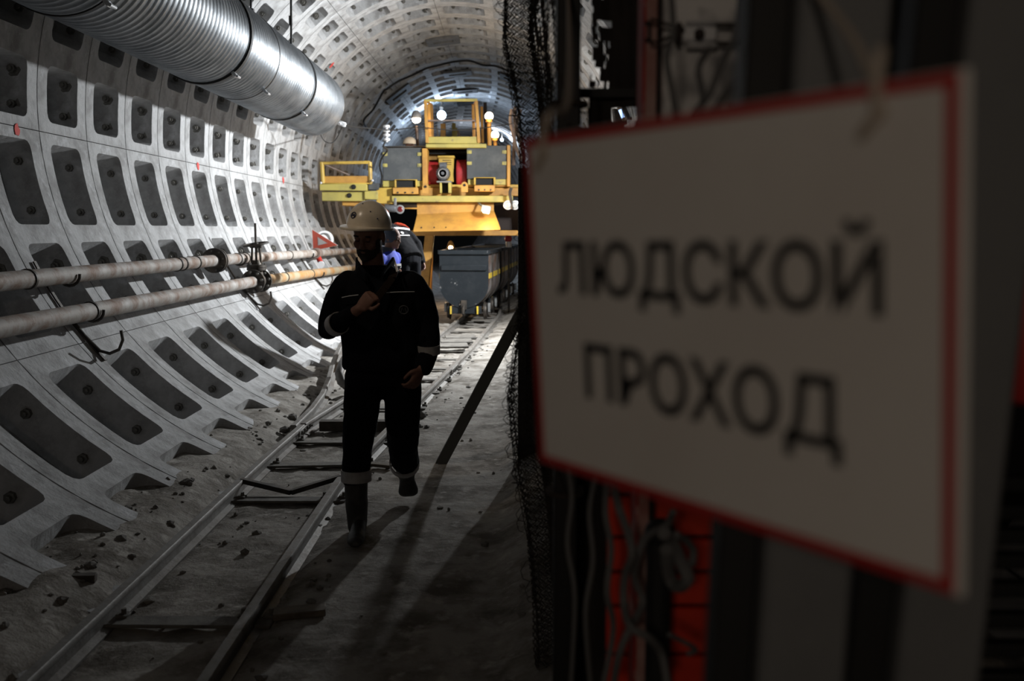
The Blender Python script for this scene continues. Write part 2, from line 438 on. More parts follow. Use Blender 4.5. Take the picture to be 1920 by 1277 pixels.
# ------------------------------------------------------------------ ground
def track_l(Y):
    return interp(Y, [(-3, -1.76), (6.8, -1.745), (7.84, -1.72), (9.2, -1.57), (13, -1.2), (18, -.87), (24, -.77), (60, -.77)])
def track_r(Y):
    return interp(Y, [(-3, -1.10), (6.2, -1.115), (8, -.965), (13, -.54), (18, -.22), (24, -.12), (60, -.12)])
def interp(x, tab):
    for (a, p), (b, q) in zip(tab, tab[1:]):
        if x <= b: return p + (q-p)*max(0, (x-a))/(b-a)
    return tab[-1][1]
def ground_z(x, y):
    n1 = noise.noise(Vector((x*2.2, y*2.2, 0))); n2 = noise.noise(Vector((x*6, y*6, 4))); n3 = noise.noise(Vector((x*15, y*15, 9)))
    l, r = track_l(y), track_r(y)
    t = max(0, min(1, (x - l + .16)/.12)) * max(0, min(1, (r + .16 - x)/.12))
    z = -.012 - .035*t + .012*n1 + .009*n2*(1 + .7*t) + .005*n3*(1 + t)
    s = max(0, -1.86 - x); z += min(.42*s, .075 + .05*s) + .10*min(s, .4)*noise.noise(Vector((x*5, y*5, 2)))
    s = max(0, x + .06); z += .50*min(s, 1.4)
    return z
mb = MB(); xs = [-2.9 + .055*i for i in range(86)]; ys = []; y = -3.0
while y < 52: ys.append(y); y += .055 if 2 < y < 12 else (.11 if y < 22 else .6)
for yy in ys:
    for xx in xs: mb.v.append(Vector((xx + bend(yy), yy, ground_z(xx, yy))))
nx = len(xs)
for j in range(len(ys)-1):
    for i in range(nx-1): mb.f.append((j*nx+i, j*nx+i+1, (j+1)*nx+i+1, (j+1)*nx+i)); mb.mi.append(0)
floor = obj('floor', mb, M['ground'], smooth=PI); tag(floor, 'dusty uneven tunnel ground', kind='structure')
# rubble
mb = MB()
def stone(mb, p, r):
    bm = bmesh.new(); bmesh.ops.create_icosphere(bm, subdivisions=1, radius=r)
    sx, sy, sz = (random.uniform(.6, 1.3) for _ in range(3)); a = random.random()*6
    for v in bm.verts:
        c = v.co*random.uniform(.75, 1.15); c = Vector((c.x*sx, c.y*sy, c.z*sz*.7)); c.rotate(Euler((0, 0, a))); v.co = c
    bm.verts.index_update()
    mb.add([Vector(p) + v.co for v in bm.verts], [tuple(v.index for v in f.verts) for f in bm.faces]); bm.free()
for _ in range(520):
    y = random.uniform(2.8, 14); u = random.random()
    x = track_l(y) - .28 + .55*random.random()**2*random.choice((-1, 1)) if u < .55 else (track_r(y) + random.uniform(-.1, .25) if u < .8 else random.uniform(-1.7, .2))
    if 4.75 < y < 6.0 and -1.0 < x < -.45: continue
    stone(mb, (x, y, ground_z(x, y) + .004), random.choice((.008, .012, .016, .022, .03)))
for px, py, r in ((672, 745, .06), (655, 752, .05), (735, 800, .05), (790, 778, .045), (726, 815, .05), (535, 806, .05), (548, 782, .05), (690, 760, .05)):
    p = gnd(px, py, .02); stone(mb, p, r)
o = obj('rubble', mb, M['rubble'], smooth=None); tag(o, 'small dusty stones and crumbs along the rails', 'rubble', kind='stuff')

# ------------------------------------------------------------------ narrow gauge track
RAILP = [(-.045, 0), (.045, 0), (.045, .010), (.010, .022), (.008, .066), (.026, .076), (.026, .096), (.02, .104), (-.02, .104), (-.026, .096), (-.026, .076), (-.008, .066), (-.010, .022), (-.045, .010)]
def rail_mb(path, mb=None, scale=1):
    mb = mb or MB(); k = len(RAILP); pts = [Vector(p) for p in path]
    for i, p in enumerate(pts):
        t = (pts[min(i+1, len(pts)-1)] - pts[max(0, i-1)]).normalized(); sd = t.cross(Vector((0,0,1))).normalized(); up = sd.cross(t)
        mb.v += [p + sd*a*scale + up*(b - .104)*scale for a, b in RAILP]
    for i in range(len(pts)-1):
        for j in range(k): mb.f.append((i*k+j, i*k+(j+1) % k, (i+1)*k+(j+1) % k, (i+1)*k+j)); mb.mi.append(0)
    mb.f += [tuple(range(k)), tuple((len(pts)-1)*k+j for j in range(k))]; mb.mi += [0, 0]
    return mb
trk = thing('rail_track', (-1.43, 6, 0), 'dusty narrow gauge rail track running along the tunnel floor with flat steel ties', 'track')
ysr = [-2 + .5*i for i in range(73)]
obj('rail', rail_mb([(track_l(y) + .02, y, .06) for y in ysr if y < 7.7] + [(track_l(7.75) + .02, 7.75, .06)]), M['rail'], trk)
obj('rail', rail_mb([(track_l(y) + .02, y, .06) for y in [7.8, 8.2, 8.7, 9.2, 9.8] + [10.3 + .6*i for i in range(40)]]), M['rail'], trk)
obj('rail', rail_mb([(track_r(y) + .02, y, .06) for y in ysr]), M['rail'], trk)
# rail of the switch that bends up and away to the wall
br = [gnd(558, 797, .07) + Vector((-.035, 0, 0)), gnd(584, 764, .075), gnd(604, 737, .09), gnd(616, 710, .12), gnd(622, 686, .18), gnd(630, 664, .25), gnd(641, 641, .31)]
o = obj('switch_rail', rail_mb(br), M['rail'], trk); o['label'] = 'short rail bending up and away to the left'
def tie(y, x0=None, x1=None, w=.10, t=.016, z=-.022, m='tie', rot=0, dz=0):
    x0 = track_l(y) + .0 if x0 is None else x0; x1 = track_r(y) + .1 if x1 is None else x1
    mb = MB(); mb.bar((x0, y - rot, z), (x1, y + rot, z + dz), w, t, bev=.003); return obj('tie', mb, M[m], trk)
for y in (3.95, 5.82, 6.72, 7.45): tie(y, rot=random.uniform(-.03, .03))
tie(8.0, track_l(8) + .1, track_r(8) - .02, .10, .085, .0, 'darkwood')
for i in range(26): tie(8.9 + .85*i)
mb = MB()                                      # bent spreader bar lying over a tie
mb.bar((-1.72, 6.02, .05), (-1.38, 5.92, -.0), .035, .03); mb.bar((-1.38, 5.92, -.0), (-1.1, 6.1, .05), .035, .03)
o = obj('spreader_bar', mb, M['iron'], trk)
for x, y in ((track_l(7.75) + .02, 7.75),):     # fishplate and its bolts at the joint
    mb = MB(); mb.box((x + .022, y, .02), (.014, .42, .05), None, .003); fp = obj('fishplate', mb, M['rail'], trk)
    for d in (-.15, -.05, .05, .15):
        mb = MB(); mb.lathe([(.016, 0), (.016, .014), (.009, .016), (.009, .03), (0, .03)], (x + .03, y + d, .02), (1, 0, 0), 6); obj('bolt', mb, M['bolt'], fp)
mb = MB(); mb.box((track_r(11.2) + .05, 11.2, .02), (.014, .5, .05), (0, 0, -.083), .003); fp = obj('fishplate', mb, M['rail'], trk)
for d in (-.18, -.06, .06, .18):
    mb = MB(); mb.lathe([(.018, 0), (.018, .016), (.01, .018), (.01, .04), (0, .04)], (track_r(11.2 + d) + .055, 11.2 + d, .02), (1, 0, 0), 6); obj('bolt', mb, M['bolt'], fp)
for y in (4.0, 5.85, 6.75, 7.5, 9.0, 9.9, 10.6, 11.5, 12.4):      # clips beside both rails
    for x, sgn in ((track_l(y) + .02, 1), (track_r(y) + .02, 1), (track_r(y) + .02, -1)):
        mb = MB(); mb.box((x + sgn*.055, y, -.012), (.05, .06, .022), (0, sgn*.2, 0), .004); mb.cyl((x + sgn*.06, y, .005), .012, .03, n=6)
        obj('rail_clip', mb, M['tie'], trk)
# loose pieces
def plank(a, b, w, t, m, label, cat='board', name='board', group=None):
    mb = MB(); mb.bar(a, b, w, t, bev=.004); a = Vector(a)
    return solo(name, mb, M[m], (Vector(a)+Vector(b))/2, label, cat, group)
plank((-1.02, 3.98, .0), (-.80, 4.02, .006), .09, .03, 'wood', 'short dusty wood offcut beside the right rail near the camera')
for i, (y, l) in enumerate(((13.3, 'pale dusty board lying across the track, nearest of the three'), (13.85, 'pale dusty board lying across the track, middle of the three'), (14.4, 'pale dusty board lying across the track, farthest of the three'))):
    plank((track_l(y) + .14, y, .035), (track_r(y) - .06, y + .05, .035), .42, .03, 'tie', l, group='boards between the rails')
plank(gnd(728, 874, .015) + Vector((.02, 0, 0)), gnd(672, 868, .015), .06, .02, 'wood', 'thin flat wooden lath behind the walking man by the right rail')
plank(gnd(28, 1086, .05), gnd(180, 1084, .035), .05, .04, 'darkwood', 'dark broken timber offcut on the dust slope left of the track')
mb = MB(); mb.tube([gnd(648, 672, .30), gnd(641, 684, .29), gnd(636, 700, .22), gnd(640, 716, .14), gnd(652, 726, .09), gnd(668, 722, .07)], .045, 10)
solo('bent_pipe', mb, M['rail'], gnd(645, 700, .1), 'short hooked dusty pipe offcut lying beside the switch rail', 'pipe')
# ------------------------------------------------------------------ ventilation duct
DX, DZ, DR, DEND = -2.80, 3.43, .447, 14.0
duct = thing('ventilation_duct', (DX, 8, DZ), 'large round spiral-ridged galvanised ventilation duct hung along the upper left wall', 'duct')
def duct_section(y0, y1):
    prof = [(DR - .02, y1 - 8), (DR - .02, y0 - 8), (DR, y0 - 8)]; y = y0 + .03
    while y < y1 - .08:
        prof += [(DR, y - 8), (DR + .008, y + .012 - 8), (DR + .008, y + .022 - 8), (DR, y + .034 - 8), (DR - .0015, y + .062 - 8)]; y += .092
    prof += [(DR, y1 - 8), (DR - .02, y1 - 8)]
    mb = MB(); n = 56
    mb.lathe(prof, (DX, 8, DZ), (0, 1, 0), n)
    mb.f = [f for f in mb.f if len(f) == 4]; mb.mi = [0]*len(mb.f)
    return obj('duct_section', mb, M['zinc'], duct, smooth=PI)
for y0, y1 in ((-1.5, 4.0), (4.0, 9.0), (9.0, 11.95), (11.95, DEND)): duct_section(y0, y1)
def band(y, w, h, m, lab=None):
    mb = MB(); mb.lathe([(DR + .006, -w/2), (DR + h, -w/2), (DR + h, w/2), (DR + .006, w/2)], (DX, y, DZ), (0, 1, 0), 56); mb.f = mb.f[:-2]; mb.mi = mb.mi[:-2]
    o = obj('clamp_band', mb, M[m], duct); 
    a = math.radians(-52); mb = MB(); c = Vector((DX + math.cos(a)*(DR + .03), y, DZ + math.sin(a)*(DR + .03)))
    mb.box(c, (.05, w + .03, .03), (0, -a, 0), .004); mb.cyl(c + Vector((.03, 0, -.02)), .012, .09, (0, 1, 0), 8); obj('clamp_bolt', mb, M['chrome'], o)
    return o
band(4.0, .05, .02, 'strap'); band(6.2, .025, .016, 'strap'); band(9.0, .06, .022, 'strap'); band(10.1, .018, .012, 'strap'); band(11.95, .035, .016, 'strap')
for y in (9.75,):
    top = at(546, -40, 9.75); mb = MB(); b = Vector((DX + .26, y, DZ + DR*.8)); mb.tube([Vector((DX + .33, y, ZC + math.sqrt(R0**2 - (DX + .33 - XC)**2) + .02)), b], .011, 8); mb.box(b, (.06, .05, .03))
    o = obj('hanger_rod', mb, M['strap'], duct)
for y in (5.5,):
    mb = MB(); x = DX + .2; mb.tube([Vector((x, y, ZC + math.sqrt(R0**2 - (x - XC)**2) + .02)), Vector((x, y, DZ + DR*.88))], .011, 8); obj('hanger_rod', mb, M['strap'], duct)
# rod in front of the ceiling ribs, down to the duct
p0, p1 = at(548, -25, 11.0), at(546, 82, 11.0)
mb = MB(); mb.tube([Vector((p0.x, 11.0, ZC + math.sqrt(R0**2 - (p0.x - XC)**2) + .03)), p1], .013, 8); mb.cyl((p1.x, 11.0, p1.z + .25), .02, .1)
solo('hanger_rod', mb, M['strap'], (p1.x, 11.0, p1.z), 'thin black rod hanging down from the ceiling ribs above the duct', 'rod')

# ------------------------------------------------------------------ water pipes on the left wall
def pz(Y, up): return interp(Y, [(0, 1.335), (10.5, 1.315), (19.4, 1.22), (40, 1.15)]) if up else interp(Y, [(0, 1.075), (5.7, 1.07), (11.4, 1.036), (17.8, .92), (40, .9)])
def px_(Y, up): return -3.18 if up else -3.02
def flange(mb, c, r=.135, t=.028):
    mb.cyl(c, r, t, (0, 1, 0), 22)
def fl_bolts(parent, c, r=.105, n=8):
    for j in range(n):
        a = 2*PI*j/n + .2; mb = MB(); mb.lathe([(0, -.055), (.011, -.055), (.011, -.042), (.019, -.042), (.019, .042), (.011, .042), (.011, .055), (0, .055)], Vector(c) + Vector((math.cos(a)*r, 0, math.sin(a)*r)), (0, 1, 0), 6)
        obj('bolt', mb, M['bolt'], parent)
upper = thing('water_pipe', (-3.18, 8, pz(8, 1)), 'upper of the two dusty steel pipes along the left wall, with a bolted flange', 'pipe')
lower = thing('water_pipe', (-3.02, 8, pz(8, 0)), 'lower of the two dusty steel pipes along the left wall, with a gate valve', 'pipe')
def pipe_part(par, up, y0, y1, r, m):
    k = max(2, int((y1-y0)/.6)); pts = [(px_(y0 + (y1-y0)*i/k, up) , y0 + (y1-y0)*i/k, pz(y0 + (y1-y0)*i/k, up)) for i in range(k+1)]
    mb = MB(); mb.tube(pts, r, 20); return obj('pipe_length', mb, M[m], par)
pipe_part(upper, 1, -2, 10.38, .062, 'pipe'); pipe_part(upper, 1, 10.45, 28, .062, 'pipe')
pipe_part(lower, 0, -2, 11.33, .064, 'pipe'); pipe_part(lower, 0, 11.66, 28, .064, 'pipe_warm')
for y in (10.385, 10.445):
    c = Vector((px_(y, 1), y, pz(y, 1))); mb = MB(); flange(mb, c); fo = obj('flange', mb, M['iron'], upper)
fl_bolts(fo, (px_(10.41, 1), 10.415, pz(10.41, 1)))
for y in (11.33, 11.66):
    c = Vector((px_(y, 0), y, pz(y, 0))); mb = MB(); flange(mb, c, .14, .032); fo = obj('flange', mb, M['iron'], lower); fl_bolts(fo, c + Vector((0, .0, 0)), .11)
# gate valve: body, bonnet, yoke, stem, handwheel
vc = Vector((px_(11.5, 0), 11.5, pz(11.5, 0)))
mb = MB(); mb.lathe([(.075, -.15), (.09, -.08), (.105, 0), (.09, .08), (.075, .15)], vc, (0, 1, 0), 16); mb.lathe([(.09, 0), (.075, .10), (.07, .13), (.115, .13), (.115, .16)], vc, (0, 0, 1), 16); vb = obj('valve_body', mb, M['iron'], lower)
mb = MB(); mb.lathe([(.115, .165), (.115, .195), (.06, .20), (.05, .25)], vc, (0, 0, 1), 16); bn = obj('valve_bonnet', mb, M['iron'], lower)
for j in range(6):
    a = 2*PI*j/6; mb = MB(); mb.lathe([(0, .125), (.012, .125), (.012, .215), (0, .215)], vc + Vector((math.cos(a)*.098, math.sin(a)*.098, 0)), (0, 0, 1), 6); obj('bolt', mb, M['bolt'], bn)
mb = MB()
for sx in (-1, 1): mb.bar(vc + Vector((sx*.055, 0, .22)), vc + Vector((sx*.045, 0, .40)), .022, .03, (0, 1, 0), .004)
mb.box(vc + Vector((0, 0, .41)), (.14, .05, .03), None, .005); obj('valve_yoke', mb, M['iron'], lower)
mb = MB(); mb.cyl(vc + Vector((0, 0, .45)), .014, .48, n=10); o = obj('valve_stem', mb, M['iron'], lower)
hw = vc + Vector((0, 0, .44)); mb = MB(); R = Euler((.10, -.12, 0)).to_matrix()
mb.tube([hw + R @ Vector((math.cos(2*PI*j/24)*.145, math.sin(2*PI*j/24)*.145, 0)) for j in range(24)], .012, 8, closed=True)
for j in range(4):
    a = PI*j/2 + .4; mb.tube([hw, hw + R @ Vector((math.cos(a)*.145, math.sin(a)*.145, 0))], .010, 6)
mb.cyl(hw, .03, .04, n=10); obj('handwheel', mb, M['iron'], lower)
# straps round the pipes
for up, ys_ in ((1, (6.35, 9.2, 9.35, 9.75, 11.25, 11.6, 13.9, 15.7)), (0, (6.9, 12.9, 14.6))):
    par = upper if up else lower; r = .062 if up else .064
    for y in ys_:
        mb = MB(); mb.lathe([(r + .001, -.012), (r + .008, -.012), (r + .008, .012), (r + .001, .012)], (px_(y, up), y, pz(y, up)), (0, 1, 0), 20); obj('pipe_strap', mb, M['iron'], par)
# wall brackets carrying both pipes: a strip down the rib and a J hook at its foot
blabels = ['dark J-hook pipe bracket on the left wall, nearest the camera', 'dark J-hook pipe bracket on the left wall, between the nearest hook and the gate valve', 'dark J-hook pipe bracket below the gate valve', 'dark J-hook pipe bracket on the wall past the gate valve, farthest seen']
for y, l in zip((4.6, 6.95, 11.35, 15.3), blabels):
    def wall(z, off=.02): return Vector((XC - math.sqrt(R0**2 - (z - ZC)**2) + off, y, z))
    br_ = thing('pipe_bracket', wall(1.05), l, 'bracket', 'pipe brackets on the left wall')
    mb = MB(); zs = [1.42 - .09*i for i in range(9)]
    for a, b in zip(zs, zs[1:]): mb.bar(wall(a), wall(b), .035, .012, (1, 0, 0))
    obj('strip', mb, M['iron'], br_)
    for up in (1, 0):
        c = Vector((px_(y, up), y, pz(y, up))); r = .078; pts = [wall(c.z + .02, .0)]
        pts += [c + Vector((math.cos(a)*r, 0, math.sin(a)*r)) for a in [PI + .3 + i*.42 for i in range(8)]]
        mb = MB(); mb.tube(pts, .011, 8); obj('hook_arm', mb, M['iron'], br_)
    b = wall(.80, .02); pts = [wall(.98, .03), wall(.88, .03), b + Vector((.05, 0, -.03)), b + Vector((.12, 0, -.05)), b + Vector((.19, 0, -.02)), b + Vector((.22, 0, .05)), b + Vector((.21, 0, .12))]
    mb = MB(); mb.tube(pts, .012, 8); obj('j_hook', mb, M['iron'], br_)
# triangular warning sign leaning on the upper pipe
sg = thing('warning_sign', at(606, 452, 16.2), 'red bordered triangular warning sign standing tilted behind the upper pipe', 'sign')
tri = [at(586, 431, 16.3), at(633, 460, 15.9), at(588, 470, 16.2)]
nrm = (tri[1]-tri[0]).cross(tri[2]-tri[0]).normalized()
if nrm.y > 0: nrm = -nrm
mb = MB(); mb.prism(tri, nrm*-.012); obj('plate', mb, M['signedge'], sg)
cen = sum(tri, Vector())/3; inner = [cen + (p-cen)*.42 for p in tri]; mb = MB()
fr = [p + nrm*.002 for p in tri]; fi = [p + nrm*.002 for p in inner]
for i in range(3):
    j = (i+1) % 3; mb.prism([fr[i], fr[j], fi[j], fi[i]], nrm*.006)
obj('border', mb, M['redframe'] if False else M['helmetred'], sg)
rd = thing('round_sign', at(609, 446, 16.5), 'white and grey round sign propped behind the red triangular sign', 'sign')
mb = MB(); cc = at(609, 449, 16.5); mb.cyl(cc, .15, .012, (.15, -1, .1), 28); obj('plate', mb, M['signedge'], rd)
mb = MB(); mb.tube([cc + Vector((math.cos(2*PI*j/24)*.105, -.012, math.sin(2*PI*j/24)*.105)) for j in range(24)], .012, 6, closed=True); obj('grey_ring', mb, M['steelgrey'], rd)
# branch fitting with an open mouth on the pipes behind the sign
fit = thing('pipe_branch', at(630, 480, 15.9), 'red collared pipe branch with a pale open mouth below the warning sign', 'pipe')
c0 = Vector((px_(15.9, 1), 15.9, pz(15.9, 1)))
mb = MB(); mb.lathe([(.085, -.12), (.09, 0), (.085, .12)], c0, (0, 1, 0), 16); obj('collar', mb, M['hose'], fit)
mb = MB(); mb.tube([c0, c0 + Vector((.06, -.05, -.12)), c0 + Vector((.10, -.12, -.17))], .045, 12); obj('branch', mb, M['redframe'], fit)
mb = MB(); mb.lathe([(.03, -.03), (.055, -.03), (.055, .03), (.03, .03)], c0 + Vector((.10, -.15, -.18)), (.1, -1, -.1), 16); obj('mouth', mb, M['insul'], fit)
mb = MB(); mb.cyl(c0 + Vector((.08, -.14, -.19)), .032, .05, (.1, -1, -.1), 12); obj('bore', mb, M['black'], fit)

# ------------------------------------------------------------------ cables, ceiling plates
def cable(name, pts, r, m, label, cat='cable', sub=6, group=None):
    P = [Vector(p) for p in pts]; out = []
    for i in range(len(P)-1):
        a, b, c, d = P[max(i-1, 0)], P[i], P[i+1], P[min(i+2, len(P)-1)]
        for j in range(sub):
            t = j/sub; out.append(.5*((2*b) + (c-a)*t + (2*a-5*b+4*c-d)*t*t + (3*b-a-3*c+d)*t**3))
    out.append(P[-1]); mb = MB(); mb.tube(out, r, 6); return solo(name, mb, M[m], P[0], label, cat, group)
cp = [(690, 243), (682, 226), (700, 205), (718, 173), (727, 166), (748, 152), (775, 140), (800, 128), (820, 123), (850, 116), (880, 114), (905, 122), (930, 124), (955, 134)]
cable('power_cable', [on_wall(x, y, R0 - .05) for x, y in cp], .022, 'cable', 'black cable sagging along the curved ceiling ribs past the end of the duct')
cable('thin_cable', [at(470, 195, 13.2), at(520, 206, 13.4), at(562, 217, 13.7), at(600, 222, 14.2), at(640, 232, 14.6), at(665, 238, 15.2), at(700, 241, 15.6), at(735, 244, 16), at(785, 239, 16.8), at(850, 244, 17.2), at(905, 240, 17.2), at(960, 232, 17.3)], .009, 'cable', 'thin black cable strung from under the duct to the yellow machine')
mb = MB(); mb.box(at(641, 232, 14.5), (.13, .05, .07), (0, .35, 0), .015); mb.cyl(at(634, 230, 14.45), .02, .08, (1, 0, -.3), 10)
solo('cable_connector', mb, M['insul'], at(641, 232, 14.5), 'white cable connector box at the far end of the duct', 'connector')
mb = MB(); c = at(725, 250, 16)
mb.lathe([(.02, -.14)] + [q for i in range(4) for q in ((.02, -.13 + i*.07), (.055, -.115 + i*.07), (.055, -.085 + i*.07), (.02, -.07 + i*.07))], c, (0, 0, 1), 12)
solo('insulator', mb, M['insul'], c, 'white ribbed insulator hanging from the thin cable', 'insulator')
cable('cable_loop', [at(725, 262, 16), at(719, 274, 16), at(726, 282, 16.2), at(716, 296, 16.5), at(712, 312, 17), at(716, 330, 17.2), at(714, 352, 17.3)], .016, 'cable', 'black cable hanging below the white insulator to the machine deck')
cable('loose_cable', [on_wall(600, 250, R0 - .02), at(608, 264, 15), at(622, 268, 15), at(632, 258, 15), at(641, 238, 14.6)], .008, 'cable', 'thin looping cable below the open end of the duct')
def ceiling_plate(px, py, w, h, m, label, Y=None):
    q = on_wall(px, py, R0 - .03); a = math.atan2(q.z - ZC, q.x - XC); R = Matrix.Rotation(-(a - PI/2), 3, 'Y')
    sc = q.y/F; lw = w*sc; ln = h*sc*2.5
    ln = min(ln, 1.0); o = thing('ceiling_plate', q, label, 'plate', 'slotted plates under the ceiling')
    mb = MB(); t = .05
    for s in (-1, 1): mb.box(q + R @ Vector((0, s*ln*.32, 0)), (lw, ln*.36, t), R, .006)
    for s in (-1, 1): mb.box(q + R @ Vector((s*lw*.40, 0, 0)), (lw*.2, ln*.3, t), R, .006)
    obj('slotted_plate', mb, M[m], o)
    for s in (-1, 1):
        for s2 in (-1, 1):
            mb = MB(); c = q + R @ Vector((s*lw*.38, s2*ln*.35, .03)); mb.cyl(c, .02, .09, tuple(R @ Vector((0, 0, 1))), 8); obj('stud', mb, M['iron'], o)
ceiling_plate(831, 77, 60, 24, 'plategrey', 'grey slotted plate fixed across the crown ribs, nearest the camera')
ceiling_plate(858, 138, 52, 20, 'plategrey', 'grey slotted plate on the crown ribs, second from the camera')
ceiling_plate(748, 177, 52, 28, 'plate', 'dark tilted slotted plate on the left haunch of the ceiling')
ceiling_plate(872, 171, 46, 18, 'plate', 'black slotted plate on the crown just above the cage railing')
ceiling_plate(880, 194, 44, 16, 'plate', 'black slotted plate on the crown seen through the cage railing')
ceiling_plate(957, 148, 40, 26, 'plate', 'dark slotted plate on the right haunch beside the wire mesh')
# ------------------------------------------------------------------ yellow erector machine
YM = 17.4
mc = thing('tunnelling_machine', (-1.15, 18.5, 0), 'yellow gantry machine with motor, railed cage and side platform filling the tunnel', 'machine')
def part(name, m, *boxes, parent=mc, bev=.01, label=None):
    mb = MB()
    for b in boxes: mb.bx(*b[:4], b[4] if len(b) > 4 else YM, b[5] if len(b) > 5 else .3, bev)
    o = obj(name, mb, M[m], parent)
    if label: o['label'] = label
    return o
part('main_beam', 'olive', (734, 367, 962, 379, 17.2, .25))
part('deck_beam', 'amber', (708, 352, 985, 367.5, 17.4, .5))
part('end_block', 'yellow', (705, 352, 736, 382, 17.25, .4))
part('deck_plate', 'yellow', (712, 346, 975, 352, 17.45, 4.5))
# side platform
part('platform_beam', 'olive', (599, 344.5, 688, 357.5, 17.1, .22))
part('platform_beam', 'olive', (603, 359, 685, 377, 17.2, .22))
part('platform_joint', 'olive', (683, 358, 708, 374, 17.15, .3))
part('platform_deck', 'yellow', (601, 342.5, 696, 345, 17.1, 1.4))
part('toe_board', 'amber', (607, 330, 694, 344, 17.12, .03))
part('platform_bracket', 'amber', (641, 377, 680, 386, 17.3, .5))
part('platform_hinge', 'rubber', (690, 343, 710, 356, 17.2, .25))
for c in ((663, 350.5, 17.09), (655, 366.5, 17.19)):
    mb = MB(); mb.lathe([(.0, -.03), (.028, -.03), (.034, -.012), (.042, -.01), (.042, .01)], at(*c), (0, 1, 0), 14); obj('pin', mb, M['black'], mc)
rl = []
def post(x0, y0, x1, y1, Y, r=.03, m='yellow', name='railing_post', parent=mc):
    mb = MB(); mb.tube([at(x0, y0, Y), at(x1, y1, Y)], r, 8); return obj(name, mb, M[m], parent)
post(606, 344, 603.5, 304, 17.12, .035); post(695, 343, 693.5, 304, 17.12, .035)
mb = MB(); mb.bar(at(600, 306, 17.12), at(694, 304.5, 17.12), .05, .05, bev=.006); obj('handrail', mb, M['yellow'], mc)
mb = MB(); mb.bar(at(606, 307, 17.14), at(655, 328, 17.14), .022, .022); obj('brace', mb, M['hose'], mc)
post(606, 344, 603.5, 308, 18.3, .03, 'amber'); post(694, 343, 693, 308, 18.3, .03, 'amber')
for p in ((602, 343), (698.5, 338.5)):
    mb = MB(); mb.sph(at(*p, 17.05), .022, 10, 6); obj('marker_lamp', mb, M['insul'], mc)
# black fronted cabinets either side of the winch
def cabinet(x0, y0, x1, y1, inner, lab):
    c = part('side_panel', 'rubber', (x0, y0, x1, y1, 17.3, .05), label=lab)
    part('cabinet_body', 'amber', (x0 + 3, y0 + 1, x1 - 1, y1 + 14, 17.36, 1.3))
    for px, py in ((x0 + 5, y0 + 12), (x0 + 5, y0 + 33), (x1 - 5, y0 + 12), (x1 - 5, y0 + 33)):
        mb = MB(); q = at(px, py, 17.29); mb.box(q, (.085, .014, .06), None, .004); mb.cyl(q + Vector((0, -.012, 0)), .016, .02, (0, 1, 0), 6); obj('bolt_pad', mb, M['chip'], c)
    return c
cabinet(717, 277, 792, 339, 1, 'dark grey rubber faced panel')
cabinet(875, 273, 951, 336, 0, 'dark grey rubber faced panel')
part('panel_foot', 'olive', (717, 338, 740, 351, 17.32, .05), (781, 338, 793, 351, 17.32, .05))
part('panel_foot', 'olive', (877, 336, 891, 347, 17.32, .05), (927, 335, 957, 347, 17.32, .05))
part('frame_post', 'amber', (791, 278, 801.5, 352, 17.25, .4)); part('frame_post', 'amber', (950.5, 272, 957, 350, 17.25, .4))
for x0, x1, y0, y1 in ((742, 779, 337, 352), (891, 926, 333, 347)):
    part('slot_frame', 'yellow', (x0 - 3, y0, x0 + .8, y1, 17.2, .12), (x1 - .8, y0, x1 + 3, y1, 17.2, .12), (x0 - 3, y0 - .6, x1 + 3, y0 + .6, 17.2, .12))
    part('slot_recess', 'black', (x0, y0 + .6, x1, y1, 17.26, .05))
part('bracket_plate', 'amber', (736, 351.5, 784, 364, 17.12, .2)); part('bracket_plate', 'amber', (889, 347, 928, 359, 17.12, .2))
for px in (746, 760, 774, 898, 909, 920):
    mb = MB(); mb.cyl(at(px, 361 if px < 800 else 356, 17.115), .016, .02, (0, 1, 0), 6); obj('bolt', mb, M['iron'], mc)
def lug(x0, x1, y0, y1):
    a, b = at(x0, y1, 17.1), at(x1, y0, 17.1); w = (b.x-a.x)/2; cx = (a.x+b.x)/2; zc = b.z - w; mb = MB(); hr = w*.42
    out = [Vector((a.x, 17.1, a.z)), Vector((b.x, 17.1, a.z))] + [Vector((cx + w*math.cos(t), 17.1, zc + w*math.sin(t))) for t in [PI*i/10 for i in range(11)]]
    mb.prism(out, (0, .09, 0)); obj('lifting_lug', mb, M['amber'], mc)
    mb = MB(); mb.cyl((cx, 17.095, zc), hr, .02, (0, 1, 0), 14); obj('lug_eye', mb, M['black'], mc)
lug(792, 803.5, 344, 363); lug(865, 877, 341, 360)
# winch between the cabinets
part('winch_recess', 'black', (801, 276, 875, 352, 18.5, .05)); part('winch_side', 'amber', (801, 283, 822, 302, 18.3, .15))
part('cross_tube', 'rubber', (801, 283, 875, 289, 18.0, .15))
for x0, x1, y0, y1 in ((801.5, 821, 301, 355), (855, 875, 297, 354)):
    a, b = at(x0, y0, 17.45), at(x1, y1, 17.45); r = (a.z - b.z)/2; c = Vector(((a.x+b.x)/2, 17.45 + r, (a.z+b.z)/2)); L = b.x - a.x
    mb = MB(); mb.lathe([(r*.96, -L/2), (r, -L/2 + .015), (r, -L/2 + .04), (r*.98, -L/2 + .045), (r*.98, L/2 - .045), (r, L/2 - .04), (r, L/2 - .015), (r*.96, L/2)], c, (1, 0, 0), 36); obj('winch_drum', mb, M['red'], mc)
gb = part('gearbox', 'yellow', (822, 295, 851, 341, 17.55, .5))
part('gearbox_cap', 'yellow', (820, 291.5, 852, 296, 17.5, .55), parent=gb)
for y in (300, 304, 308): part('vent_slit', 'darkbrown', (830, y, 846, y + 1.1, 17.545, .02), parent=gb, bev=0)
